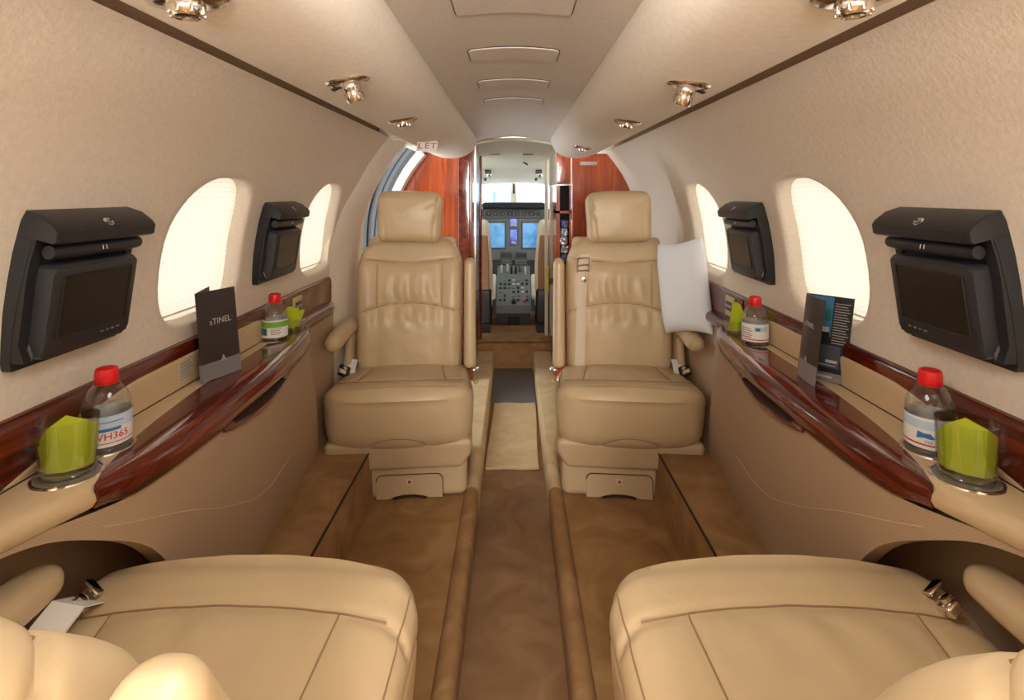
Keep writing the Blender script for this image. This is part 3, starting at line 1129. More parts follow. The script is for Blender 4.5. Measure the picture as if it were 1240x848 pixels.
    one('forward_wood_shelf', loft(secs), 'mahogany', root, off, smooth=60)
    one('forward_panel', grid(lambda a, b: (s * lerp(0.708, 0.703, b), lerp(1.73, ye - 0.01, a), E + lerp(-0.455, -0.92, b)), 4, 6), 'perforated_panel', root, off)
    sw = one('switch_plate', rcube(0.008, 0.066, 0.066, 0.003, (1, 2, 2), 3), 'switch_beige', root, off, M=T(s * 0.715, 1.80, E - 0.372))
    one('switch_window', rcube(0.004, 0.046, 0.030, 0.001, (1, 1, 1), 2), 'switch_dark', sw, off, M=T(s * 0.7105, 1.80, E - 0.370))
    for k in range(4):
        one('switch_button', rcube(0.004, 0.008, 0.008, 0.001, (1, 1, 1), 2), 'print_light', sw, off, M=T(s * 0.7095, 1.782 + 0.012 * k, E - 0.370))
    if s < 0:
        pc = one('placard', box(-0.7178, -0.7172, 1.168, 1.222, E - 0.408, E - 0.362), 'placard_grey', root, off)
        for k in range(6):
            one('placard_line', box(-0.7171, -0.7167, 1.172, 1.218 - 0.006 * (k % 3), E - 0.402 + 0.0066 * k, E - 0.4 + 0.0066 * k), 'placard_text', pc, off)
    return root, off


con = {}
for s in (-1, 1):
    con[s] = console(s)

# ------------------------------------------------------------------ cup holders, bottles, tumblers, napkins


def cup_holder(s, x, y, r):
    root, off = con[s]
    prof = [(r - 0.0025, -0.004), (r + 0.001, 0.0022), (r + 0.005, 0.0022), (r + 0.0065, -0.001)]
    o = one('cup_holder_ring', revolve(prof, 32), 'chrome', root, off, M=T(x, y, E + LH))
    one('cup_holder_well', revolve([(0.001, 0.0008), (r - 0.001, 0.0008)], 32), 'well_grey', o, off, M=T(x, y, E + LH))


def bottle(x, y, label, variant, rz=0.0, tint=False):
    r = 0.0350
    b = thing('water_bottle', label, 'bottle', (x, y, E + LH + 0.001), rz, 'water bottles')
    prof = [(0, 0.001), (r * 0.8, 0.0), (r * 0.97, 0.004), (r, 0.012), (r, 0.060), (r * 0.985, 0.064), (r, 0.068), (r * 0.98, 0.074), (r * 0.90, 0.084), (r * 0.74, 0.095), (r * 0.56, 0.104), (0.0135, 0.109), (0.0135, 0.114)]
    one('bottle_body', revolve(prof, 32), 'bottle_plastic', b)
    one('water', revolve([(0, 0.003), (r * 0.93, 0.004), (r * 0.95, 0.05), (r * 0.95, 0.066), (0, 0.066)], 28), 'water_clear', b)
    cap = one('cap', revolve([(0.0135, 0.108), (0.0165, 0.1085), (0.0172, 0.112), (0.0168, 0.124), (0.0155, 0.130), (0.011, 0.132), (0, 0.132)], 24), 'red_cap', b)
    one('cap_ring', revolve([(0.0138, 0.106), (0.0170, 0.1062), (0.0170, 0.1078), (0.0138, 0.108)], 24), 'red_cap', cap)
    # wrap label
    lr = r + 0.0006
    lab = one('label', revolve([(lr, 0.011), (lr, 0.060)], 40), 'paper_white', b, fix=False)

    def band(z0, z1, a0, a1, mat, name, dr=0.0005):
        n = max(8, int(round(40 * abs(a1 - a0) / (2 * PI))))
        v, f = [], []
        for k in range(n + 1):
            a = lerp(a0, a1, k / n)
            v += [((lr + dr) * math.cos(a), (lr + dr) * math.sin(a), z0), ((lr + dr) * math.cos(a), (lr + dr) * math.sin(a), z1)]
        for k in range(n):
            f.append((2 * k, 2 * k + 2, 2 * k + 3, 2 * k + 1))
        return one(name, (v, f), mat, lab, fix=False)
    f0 = -PI / 2

    def letters(s_, size, z, a, mat, tilt=0.0):
        v, f = text_vf(s_, size, 0.0001)
        w = []
        for p in v:
            px, pz = p[0], p[1] + p[0] * tilt
            ang = a + px / lr
            w.append(((lr + 0.0009) * math.cos(ang), (lr + 0.0009) * math.sin(ang), z + pz))
        return one('lettering', (w, f), mat, lab, smooth=0)
    if variant == 0:        # pale blue crest with red number line
        band(0.040, 0.060, 0, 2 * PI, 'label_pale', 'label_band')
        band(0.036, 0.041, f0 - 0.9, f0 + 0.7, 'label_blue', 'label_stripe', 0.0007)
        band(0.0165, 0.0178, 0, 2 * PI, 'label_red', 'label_stripe', 0.0007)
        letters('VH365', 0.0160, 0.0275, f0 + 0.40, 'label_red')
        band(0.046, 0.049, f0 - 0.9, f0 - 0.1, 'label_blue', 'label_stripe', 0.0007)
        band(0.050, 0.0515, f0 - 0.2, f0 + 0.8, 'label_blue', 'label_stripe', 0.0007)
    elif variant == 1:      # blue mountain and red letter
        band(0.042, 0.056, 0, 2 * PI, 'label_pale', 'label_band')
        band(0.0165, 0.0190, 0, 2 * PI, 'label_red', 'label_stripe', 0.0007)
        pts = [(-0.015, 0.026), (-0.013, 0.038), (-0.004, 0.036), (0.004, 0.037), (0.011, 0.029), (0.004, 0.028), (-0.004, 0.029)]
        one('label_mountain', ([((lr + 0.0009) * math.cos(f0 - 0.15 + x / lr), (lr + 0.0009) * math.sin(f0 - 0.15 + x / lr), z) for x, z in pts], [tuple(range(7))]), 'label_blue', lab, smooth=0)
        letters('vital', 0.007, 0.0235, f0 - 0.1, 'label_blue')
        letters('V', 0.016, 0.027, f0 + 0.72, 'label_red')
    elif variant == 2:      # green top, teal edge
        band(0.040, 0.056, 0, 2 * PI, 'label_green', 'label_band')
        band(0.018, 0.038, f0 - 1.5, f0 - 0.5, 'label_teal', 'label_patch')
        for k in range(4):
            band(0.020 + 0.005 * k, 0.0222 + 0.005 * k, f0 - 0.2, f0 + 0.5 + 0.1 * (k % 2), 'placard_text', 'label_text_line')
    else:                   # text column and pale green crest
        band(0.040, 0.053, f0 - 0.15, f0 + 0.9, 'label_pale', 'label_patch')
        band(0.042, 0.050, f0 - 0.05, f0 + 0.3, 'label_teal', 'label_crest', 0.0008)
        for k in range(5):
            band(0.022 + 0.006 * k, 0.0245 + 0.006 * k, f0 - 1.3, f0 - 0.35 + 0.08 * (k % 2), 'label_red' if k == 0 else 'placard_text', 'label_text_line')
        band(0.0162, 0.0185, 0, 2 * PI, 'label_red', 'label_stripe', 0.0007)
    return b


def tumbler(x, y, label, r=0.041, h=0.088):
    prof = [(0, 0.004), (r * 0.86, 0.003), (r * 0.90, 0.0), (r * 0.93, 0.004), (r * 0.97, h * 0.4), (r * 1.02, h), (r * 1.0, h + 0.0008), (r * 0.98, h), (r * 0.93, h * 0.4), (r * 0.885, 0.009), (0, 0.009)]
    o = one('glass_tumbler', revolve(prof, 36), 'tumbler_glass')
    o.location = (x, y, E + LH + 0.001)
    return tag(o, label, 'glass', 'glass tumblers')


def napkin(x, y, label, kind, rz=0.0, sc=1.0):
    """folded paper napkin fanned out inside a tumbler"""
    mb = MB()

    def leaf(pts, dz, th=0.0012):
        n = len(pts)
        v = [(p[0], p[1] - th, p[2]) for p in pts] + [(p[0], p[1] + th, p[2]) for p in pts]
        f = [tuple(range(n)), tuple(range(2 * n - 1, n - 1, -1))] + [(i, (i + 1) % n, n + (i + 1) % n, n + i) for i in range(n)]
        return v, f
    if kind == 0:
        # broad folded sheet: faceted front with a peak, shorter leaf behind
        def fold(top, r, zb_, a0, a1, lean):
            n = len(top)
            v, f = [], []
            for k, z in enumerate(top):
                a = lerp(a0, a1, k / (n - 1))
                for j in range(4):
                    t = j / 3
                    rr = r * (0.90 + 0.12 * t)
                    v.append((rr * math.sin(a), -rr * math.cos(a) * 0.62 + lean * t, lerp(zb_, z, t)))
            for k in range(n - 1):
                for j in range(3):
                    f.append((k * 4 + j, k * 4 + j + 1, (k + 1) * 4 + j + 1, (k + 1) * 4 + j))
            return v, f
        mb.add(fold((0.050, 0.068, 0.086, 0.074, 0.062), 0.0335, 0.010, -1.5, 1.5, 0.010))
        mb.add(fold((0.048, 0.062, 0.078, 0.070, 0.056), 0.0330, 0.010, -1.35, 1.35, 0.016))
        mb.add(fold((0.040, 0.050, 0.056, 0.052, 0.044), 0.0330, 0.010, 1.7, 4.6, -0.004))
    elif kind == 1:      # round fan with a tucked tail
        pts = [(0.026 * math.cos(a) * 1.0 - 0.006, 0, 0.042 + 0.034 * math.sin(a)) for a in [lerp(-1.9, 4.2, k / 18) for k in range(19)]]
        mb.add(leaf(pts, 0))
        mb.add(leaf([(0.004, 0.006, 0.012), (0.018, 0.002, 0.012), (0.034, -0.004, 0.066), (0.014, 0.004, 0.058)], 0))
        mb.add(leaf([(-0.024, 0.008, 0.012), (0.02, 0.008, 0.012), (0.016, 0.010, 0.07), (-0.02, 0.010, 0.06)], 0))
    else:                # tall upright fold
        pts = [(-0.026, 0.0, 0.008), (0.026, 0.0, 0.008), (0.030, 0.0, 0.045), (0.010, 0.0, 0.088), (-0.002, 0.0, 0.094), (-0.012, 0.0, 0.088), (-0.016, 0.0, 0.050)]
        mb.add(leaf(pts, 0, 0.002))
        mb.add(leaf([(-0.02, 0.010, 0.008), (0.024, 0.012, 0.008), (0.028, 0.012, 0.04), (0.004, 0.008, 0.08), (-0.010, 0.008, 0.075)], 0))
    o = mb.build('napkin', 'napkin_green', smooth=35, fix=False)
    o.scale = (sc, sc, sc)
    o.location = (x, y, E + LH + 0.002)
    o.rotation_euler = (0, 0, rz)
    return tag(o, label, 'napkin', 'lime green napkins')


for (s, xb, yb, var, lb, xg, yg, nk, ln, lg, hg_, rzb, rzn) in (
    (-1, -0.676, 0.905, 0, 'red-capped water bottle with red lettering VH365 on its label', -0.666, 0.815, 0, 'lime green napkin folded broad, in the tumbler beside the VH365 bottle', 'clear tumbler with broad green napkin beside the VH365 bottle', 0.085, 0.50, 0.45),
    (1, 0.684, 0.895, 1, 'red-capped water bottle with a blue mountain on its label', 0.668, 0.805, 0, 'lime green napkin with a creased fold, beside the blue-mountain bottle', 'clear tumbler with creased green napkin beside the blue-mountain bottle', 0.085, -0.60, -0.75),
    (-1, -0.690, 1.575, 2, 'red-capped water bottle with a green and teal label', -0.672, 1.66, 1, 'lime green napkin rounded with a pointed tail, beside green-label bottle', 'low clear tumbler holding the rounded green napkin', 0.040, 0.3, 0.3),
    (1, 0.678, 1.53, 3, 'red-capped water bottle with small printed text columns on white label', 0.668, 1.635, 2, 'lime green napkin folded tall and narrow, beside white-label bottle', 'low clear tumbler holding the tall narrow green napkin', 0.040, -0.35, -0.2)):
    bottle(xb, yb, lb, var, rzb)
    cup_holder(s, xb, yb, 0.0365)
    r_ = 0.0375 if hg_ > 0.05 else 0.033
    tumbler(xg, yg, lg, r_, hg_)
    napkin(xg, yg, ln, nk, rzn, 1.06 if nk == 0 else 1.0)
    cup_holder(s, xg, yg, r_ + 0.003)

# ------------------------------------------------------------------ brochures
def leaf_panel(name, p0, p1, h, parent, off, mat, lean, z0=0.0, z1=1.0, push=0.0, th=0.0012, bow=0.0, u0=0.0, u1=1.0):
    """upright card between ground points p0 and p1; lean shifts the top sideways (dx, dy)"""
    d = Vector((p1[0] - p0[0], p1[1] - p0[1], 0))
    n = Vector((d.y, -d.x, 0)).normalized()
    v, f = [], []
    nu = 7
    for k in range(nu):
        u = lerp(u0, u1, k / (nu - 1))
        b = bow * math.sin(PI * u)
        for zz in (z0, z1):
            q = Vector((p0[0], p0[1], 0)) + d * u + n * (b + push)
            q += Vector((lean[0] * zz, lean[1] * zz, h * zz))
            for sgn in (-1, 1):
                w = q + n * sgn * th * 0.5
                v.append((w.x, w.y, w.z + E + LH + 0.003))
    for k in range(nu - 1):
        a, c = 4 * k, 4 * (k + 1)
        f += [(a, a + 2, c + 2, c), (a + 1, c + 1, c + 3, a + 3), (a, c, c + 1, a + 1), (a + 2, a + 3, c + 3, c + 2)]
    f += [(0, 1, 3, 2), (4 * (nu - 1), 4 * (nu - 1) + 2, 4 * (nu - 1) + 3, 4 * (nu - 1) + 1)]
    return one(name, (v, f), mat, parent, off, smooth=0)


def leaf_text(s_, size, p0, p1, h, lean, u, zc, parent, off, mat, push):
    d = Vector((p1[0] - p0[0], p1[1] - p0[1], 0))
    L = d.length
    n = Vector((d.y, -d.x, 0)).normalized()
    v, f = text_vf(s_, size, 0.0001)
    w = []
    for p in v:
        uu = u + p[0] / L
        zz = zc + p[1] / h
        q = Vector((p0[0], p0[1], 0)) + d * uu + n * (push + p[2]) + Vector((lean[0] * zz, lean[1] * zz, h * zz))
        w.append((q.x, q.y, q.z + E + LH + 0.003))
    return one('lettering', (w, f), mat, parent, off, smooth=0)


# dark folded brochure (left ledge)
bp0, bp1, bp2 = (-0.686, 1.20), (-0.650, 1.30), (-0.708, 1.292)
BH = 0.196
blean = (-0.020, 0.006)
bro = thing('brochure', 'dark brown folded brochure with grey foot band standing half open on wood trim', 'brochure', (-0.67, 1.25, E + LH), 0)
bo = (-0.67, 1.25, E + LH)
cv = leaf_panel('front_cover', bp0, bp1, BH, bro, bo, 'brochure_dark', blean)
leaf_panel('grey_band', bp0, bp1, BH, cv, bo, 'brochure_grey', blean, 0.0, 0.19, 0.0008)
leaf_panel('back_cover', bp0, bp2, BH, bro, bo, 'brochure_dark', (blean[0], blean[1] + 0.004))
leaf_panel('spine', (-0.689, 1.199), bp0, BH, bro, bo, 'brochure_grey', blean, 0.0, 0.19, 0.0)
leaf_text('sTINEL', 0.0195, bp0, bp1, BH, blean, 0.56, 0.64, cv, bo, 'print_light', 0.0013)
leaf_text('A', 0.020, bp0, bp1, BH, blean, 0.56, 0.20, cv, bo, 'print_light', 0.0016)
# open brochure (right ledge)
q0, q1, q2 = (0.657, 1.262), (0.651, 1.176), (0.722, 1.188)
QH = 0.188
ql = (0.022, 0.0)
bro2 = thing('brochure', 'opened brochure with a grey-brown cover and a blue and black inside page', 'brochure', (0.68, 1.21, E + LH), 0)
b2 = (0.68, 1.21, E + LH)
c2 = leaf_panel('front_cover', q0, q1, QH, bro2, b2, 'brochure_dark', ql, bow=0.004)
leaf_panel('grey_band', q0, q1, QH, c2, b2, 'brochure_grey', ql, 0.0, 0.22, 0.0008, bow=0.004)
leaf_text('sTINEL', 0.015, q0, q1, QH, ql, 0.48, 0.66, c2, b2, 'print_light', 0.0062)
leaf_text('A', 0.017, q0, q1, QH, ql, 0.48, 0.25, c2, b2, 'print_light', 0.0062)
ip2 = leaf_panel('inside_page', q0, q2, QH, bro2, b2, 'brochure_black', ql)
for (u0, u1, z0, z1, m_) in ((0.0, 1.0, 0.0, 0.10, 'brochure_grey'), (0.02, 0.60, 0.52, 0.985, 'brochure_blue'), (0.30, 0.42, 0.66, 0.82, 'brochure_black'), (0.44, 0.58, 0.70, 0.84, 'label_teal'), (0.28, 0.56, 0.575, 0.63, 'placard_grey'), (0.02, 0.58, 0.52, 0.57, 'brochure_black'), (0.22, 0.84, 0.16, 0.42, 'brochure_slate'),
                             (0.56, 0.80, 0.22, 0.25, 'print_light'), (0.24, 0.78, 0.185, 0.193, 'print_light'), (0.30, 0.72, 0.04, 0.065, 'print_light')):
    leaf_panel('print_block', q0, q2, QH, ip2, b2, m_, ql, z0, z1, 0.0008 + (0.0006 if u1 - u0 < 0.57 else 0.0), u0=u0, u1=u1)
for k in range(16):
    leaf_panel('text_line', q0, q2, QH, ip2, b2, 'print_light', ql, 0.45 + 0.031 * k, 0.4565 + 0.031 * k, 0.0008, u0=0.63, u1=0.95 - 0.03 * (k % 3))

# ------------------------------------------------------------------ wall monitors
MON_Y = {'near': 0.885, 'far': 1.635}


def monitor(s, yc, label):
    """fold-down monitor; local frame: y along the wall, z up the wall, -x*s into the cabin"""
    h0, h1 = -0.256, -0.026
    hm = (h0 + h1) / 2
    xm = wx(hm)
    root = thing('wall_monitor', label, 'monitor', (s * xm, yc, E + h0), 0, 'fold-down wall monitors')
    off = (s * xm, yc, E + h0)

    def Q(y, h, d):           # d into the cabin from the wall
        e = 0.002
        n = Vector((1.0, -(wx(h + e) - wx(h - e)) / (2 * e))).normalized()
        return (s * (wx(h) - n.x * d), yc + y, E + h - n.y * d)

    hwid = 0.106

    def solid(name, y0, y1, prof, mat, par=root, rr=0.004):
        """prof: closed list of (h, depth); extruded along the wall with softened ends"""
        secs = []
        ch = sum(p[0] for p in prof) / len(prof)
        cd = sum(p[1] for p in prof) / len(prof)
        for (y, sc) in ((y0, 0.90), (y0 + rr * 0.4, 0.965), (y0 + rr, 1), (lerp(y0, y1, 0.5), 1), (y1 - rr, 1), (y1 - rr * 0.4, 0.965), (y1, 0.90)):
            secs.append([Q(y, ch + (h - ch) * sc, cd + (d - cd) * sc) for h, d in prof])
        return one(name, loft(secs), mat, par, off, smooth=35)
    # mounting plate, hugging the wall
    pl_prof = [(lerp(h0, h1, k / 8), -0.004) for k in range(9)] + [(lerp(h1, h0, k / 8), 0.014 + 0.014 * (1 - k / 8)) for k in range(9)]
    solid('mounting_plate', -hwid, hwid, pl_prof, 'black_plastic')
    # side cheeks that carry the hood
    for sg in (-1, 1):
        ck_ = [(h0 + 0.012, 0.012), (-0.036, 0.012), (-0.036, 0.030), (-0.085, 0.027), (-0.12, 0.026), (h0 + 0.03, 0.024), (h0 + 0.012, 0.032)]
        solid('side_cheek', sg * hwid - (0.018 if sg > 0 else -0.001), sg * hwid + (-0.001 if sg > 0 else 0.018), ck_, 'black_plastic', root, 0.002)
    hood = solid('hood', -hwid - 0.001, hwid + 0.001, [(h1 + 0.003, 0.0), (h1 + 0.003, 0.026), (h1 - 0.006, 0.050), (h1 - 0.013, 0.058), (h1 - 0.029, 0.060), (h1 - 0.033, 0.056), (h1 - 0.033, 0.0)], 'black_plastic', root, 0.006)
    # emblem on the hood
    def HE(y, t):           # on the sloping upper face of the hood
        return Q(y, lerp(h1 + 0.003, h1 - 0.013, t), lerp(0.026, 0.058, t) + 0.0035)
    ring = [HE(0.0085 * math.cos(a) + 0.002, 0.5 + 0.20 * math.sin(a)) for a in [2 * PI * k / 16 for k in range(15)]]
    one('emblem', tube(ring, 0.0012, 5), 'emblem_silver', hood, off)
    one('emblem', tube([HE(0.002 + 0.007 * t, 0.5 + 0.13 * math.sin(t * 3.2)) for t in (-1, -0.6, -0.2, 0.2, 0.6, 1)], 0.0013, 5), 'emblem_silver', hood, off)
    # hinge barrel
    hb_ = one('hinge_barrel', tube([Q(lerp(-0.093, 0.093, k / 6), -0.076, 0.040) for k in range(7)], [0.010, 0.0125, 0.0125, 0.0125, 0.0125, 0.0125, 0.010], 14), 'black_plastic', root, off)
    for t in (-0.004, 0.004):
        one('hinge_mark', tube([Q(t, -0.070, 0.0512), Q(t + 0.001, -0.077, 0.0532)], 0.0008, 4), 'emblem_silver', hb_, off)
    # display
    fr = solid('display_frame', -0.088, 0.088, [(-0.098, 0.018), (-0.098, 0.046), (-0.103, 0.052), (-0.236, 0.047), (-0.244, 0.041), (-0.244, 0.016)], 'monitor_frame', root, 0.010)
    def face(y, h, lift):        # on the flat front of the display frame
        t = (h + 0.103) / (-0.236 + 0.103)
        a, b = Vector(Q(y, -0.103, 0.052 + lift)), Vector(Q(y, -0.236, 0.047 + lift))
        return tuple(a.lerp(b, t))
    cor = ((-0.071, -0.115), (0.071, -0.115), (0.071, -0.213), (-0.071, -0.213))
    v = [face(y, h, 0.0009) for y, h in cor]
    v2 = [face(y, h, -0.004) for y, h in cor]
    sc_ = one('screen', (v + v2, [(0, 1, 2, 3), (0, 4, 5, 1), (1, 5, 6, 2), (2, 6, 7, 3), (3, 7, 4, 0)]), 'screen_black', fr, off, smooth=0)
    one('screen_bezel', tube([face(y, h, 0.0008) for y, h in cor + cor[:1]], 0.0016, 6), 'black_plastic', fr, off)
    for k in range(4):
        y = (0.022 + 0.012 * k)
        one('button', tube([face(y - 0.0025, -0.226, 0.0006), face(y + 0.0025, -0.226, 0.0006)], 0.0013, 5), 'button_grey', fr, off)
    return root


monitor(-1, MON_Y['near'], 'black fold-down wall monitor above the VH365 water bottle')
monitor(-1, MON_Y['far'], 'black fold-down wall monitor above the green-label water bottle')
monitor(1, MON_Y['near'], 'black fold-down wall monitor above the blue-mountain water bottle')
monitor(1, MON_Y['far'], 'black fold-down wall monitor above the white-label bottle, near white pillow')

# ------------------------------------------------------------------ reading lights and label on the valances


def reading_light(s, x, y, label, tilt, barrel=False):
    h = val_h(x)
    e = 0.004
    sl_ = (val_h(x + e) - val_h(x - e)) / (2 * e)
    root = thing('reading_light', label, 'lamp', (s * x, y, E + h), 0, 'chrome reading lights')
    root.rotation_euler = (0, -s * math.atan(sl_), 0)
    # shallow oval dish
    one('bezel', revolve([(0.0, -0.004), (0.014, -0.0065), (0.024, -0.0055), (0.031, -0.002), (0.033, 0.001), (0.030, 0.003)], 32), 'chrome', root, M=Matrix.Diagonal((1.25, 0.9, 1, 1)))
    if barrel:
        MH = T(s * -0.006, -0.006, -0.010) @ R(tilt, 'X') @ R(s * 0.12, 'Y')
        hd = one('swivel_barrel', revolve([(0.012, 0.014), (0.0165, 0.006), (0.0175, 0.0), (0.0175, -0.004), (0.0162, -0.006), (0.0162, -0.012), (0.0172, -0.013), (0.0172, -0.026), (0.0150, -0.029), (0.0125, -0.0275), (0.0118, -0.024), (0, -0.024)], 24), 'chrome', root, M=MH)
        one('lens', revolve([(0, -0.0242), (0.0116, -0.0242), (0.0116, -0.0235), (0, -0.0235)], 16), 'button_grey', hd, M=MH)
        one('finger_notch', rcube(0.026, 0.016, 0.003, 0.001, (1, 1, 1), 2), 'gap_dark', root, M=T(s * 0.020, 0.008, -0.0058) @ R(s * 0.25, 'Y'))
    else:
        MH = T(0, -0.003, -0.006) @ R(tilt, 'X')
        hd = one('swivel_head', revolve([(0.016, 0.006), (0.0185, 0.0), (0.0175, -0.007), (0.013, -0.012), (0.0105, -0.0105), (0.0100, -0.006), (0, -0.006)], 20), 'chrome', root, M=MH)
        for k in range(8):
            a = 2 * PI * k / 8
            one('grip_rib', rcube(0.004, 0.004, 0.010, 0.0012, (1, 1, 1), 2), 'chrome', hd, M=MH @ T(0.0165 * math.cos(a), 0.0165 * math.sin(a), -0.006))
        one('lens', revolve([(0, -0.0068), (0.0100, -0.0068), (0.0100, -0.006), (0, -0.006)], 14), 'gap_dark', hd, M=MH)
    return root


reading_light(-1, 0.335, 0.560, 'chrome reading light above the VH365 bottle side, over near tan seat', 0.0)
reading_light(1, 0.345, 0.555, 'chrome reading light over the near tan seat on the blue-mountain bottle side', 0.0)
reading_light(-1, 0.300, 0.985, 'chrome reading light with barrel turned down, over the closed brochure side', 0.25, True)
reading_light(1, 0.322, 1.00, 'chrome reading light with barrel turned down, over the opened brochure side', 0.25, True)
reading_light(-1, 0.305, 1.50, 'chrome reading light between the barrel light and the red-white label', 0.1)
reading_light(1, 0.315, 1.515, 'chrome reading light between the barrel light and bulkhead light, opened brochure side', 0.1)
reading_light(1, 0.300, 2.38, 'small chrome reading light next to the wood bulkhead', 0.1)
sg = thing('warning_label', 'small white warning sign with red letters under the overhead panel near door', 'sign', (-0.330, 2.08, E + val_h(0.33) - 0.015))
sg.rotation_euler = (math.radians(52), 0, 0)
one('sign_plate', rcube(0.078, 0.052, 0.003, 0.001, (1, 1, 1), 2), 'paper_white', sg)
one('sign_border', box(-0.040, 0.040, 0.024, 0.034, -0.001, 0.004), 'gap_dark', sg)
for i, x in enumerate((-0.026, 0.0, 0.024)):
    one('lettering', text_vf(('L', 'E', 'T')[i], 0.040, 0.0002), 'label_red', sg, M=T(x, -0.002, 0.0019), smooth=0)

# ------------------------------------------------------------------ cabin seats
def gauss(x, s):
    return math.exp(-(x / s) ** 2)


CW, CD, CH = 0.540, 0.49, 0.225


def cushion_vf(top):
    def df(p, n):
        x, y, z = p
        t = (y + CD / 2) / CD                     # 0 front .. 1 rear
        w = x / (CW / 2)
        d = 0.0
        if n.z > 0.3:
            ys = -0.115 - 0.022 * (1 - w * w)     # cross seam
            d += 0.0045 * gauss(y - ys, 0.011)
            if y > ys:
                xs = 0.165 - 0.02 * (y - ys) / 0.3
                d += 0.005 * gauss(abs(x) - xs, 0.009) * sstep((y - ys) / 0.02)
                d -= 0.006 * (1 - min(1, abs(x) / 0.165) ** 2) * sstep((y - ys) / 0.05)
                d += 0.0022 * math.sin(x * 70 + y * 30) * gauss(y - ys - 0.05, 0.04) * (1 - min(1, abs(x) / 0.2) ** 2) * sstep((y - ys) / 0.03)
            d += 0.0018 * noise.noise(Vector((x * 22, y * 16, top))) * (1 if y > ys else 0.6)
            d -= 0.012 * (1 - w * w) * (1 - 0.4 * t)
        if n.y < -0.5:
            e = math.hypot(x / 0.125, (z + CH / 2 + 0.012) / 0.062)
            d += 0.004 * gauss((e - 1) * 0.06, 0.005)
            d -= 0.012 * (1 - w * w)
        if abs(n.x) > 0.6:
            d += 0.003 * gauss(z - 0.035, 0.006)
        q = p - n * d
        x, y, z = q
        z2 = z + CH / 2
        x *= 1 - 0.10 * t * t - 0.05 * (1 - z2 / CH) ** 2
        z -= 0.050 * t * max(0, (z2 / CH))
        if t < 0.3:
            y += 0.030 * ((1 - z2 / CH) ** 2) * (1 - t / 0.3)
            y += 0.045 * (w ** 4) * (1 - t / 0.3) * 0.6
        return (x, y, z)
    return rcube(CW, CD, CH, 0.058, (58, 54, 18), 5, df), df


BW, BT, BHH = 0.458, 0.105, 0.575


def back_df(p, n):
    x, y, z = p
    t = (z + BHH / 2) / BHH                        # 0 foot .. 1 shoulder
    w = x / (BW / 2)
    d = 0.0
    if n.y < -0.3:
        za = 0.205 - 0.028 * (1 - w * w)           # upper arc, sags in the middle
        zm = -0.035 + 0.045 * (1 - w * w)          # lower arc, crowned
        d += 0.007 * gauss(z - za, 0.0065)
        d += 0.006 * gauss(z - zm, 0.0065)
        if zm < z < za:
            xs = 0.138 + 0.012 * (z - zm)
            d += 0.005 * gauss(abs(x) - xs, 0.006)
            d -= 0.010 * (1 - min(1, abs(x) / xs) ** 2) * sstep((za - z) / 0.05) * sstep((z - zm) / 0.05)
            d += 0.006 * math.sin(x * 95 + 2 * math.sin(z * 18)) * gauss(z - (zm + 0.055), 0.05) * (1 - min(1, abs(x) / 0.13) ** 2)
        if z < zm:
            d -= 0.013 * sstep((zm - z) / 0.08) * (1 - w * w)
            d += 0.006 * math.sin(x * 85 + 1.0) * gauss(z - (zm - 0.04), 0.035) * (1 - min(1, abs(x) / 0.19) ** 2)
        d += 0.002 * noise.noise(Vector((x * 18, 3.3, z * 18)))
        d -= 0.012 * sstep((abs(w) - 0.55) / 0.25) * (1 - sstep((abs(w) - 0.86) / 0.14)) * sstep(t / 0.1) * sstep((0.9 - t) / 0.2)
    q = p - n * d
    x, y, z = q
    if t > 0.70:
        k = (t - 0.70) / 0.30
        x *= 1 - 0.24 * k ** 2.6
        z -= 0.020 * (abs(w) ** 3) * k
    x *= 1 - 0.03 * (1 - t)
    y += 0.10 * (t - 0.0) * 0.9 - 0.022 * math.sin(PI * t)
    return Vector((x, y, z))


def back_vf():
    return rcube(BW, BT, BHH, 0.046, (64, 4, 72), 5, back_df)


def head_vf(seed):
    w, dd, h = 0.275, 0.10, 0.215

    def df(p, n):
        x, y, z = p
        d = 0.0022 * noise.noise(Vector((x * 16 + seed, y * 16, z * 16)))
        d += 0.004 * gauss(abs(x) - 0.108 - 0.02 * (z / h), 0.006) * (1 if n.y < -0.2 else 0) * sstep((abs(z - 0.02)) / 0.03)
        d += 0.005 * gauss((x - 0.085) * 0.75 - (z - 0.055), 0.006) * sstep((x - 0.055) / 0.02) * (1 if n.y < 0 else 0)
        d -= 0.010 * (1 - (2 * x / w) ** 2) * (1 - (2 * z / h) ** 2) * (1 if n.y < 0 else 0)
        q = p - n * d
        x, y, z = q
        z += 0.008 * (1 - (2 * x / w) ** 2) * (1 if z > 0 else 0.3)
        x *= 1 + 0.02 * z / h
        return (x, y + 0.10 * (z + h / 2) * 0.3, z)
    return rcube(w, dd, h, 0.036, (30, 6, 24), 5, df)


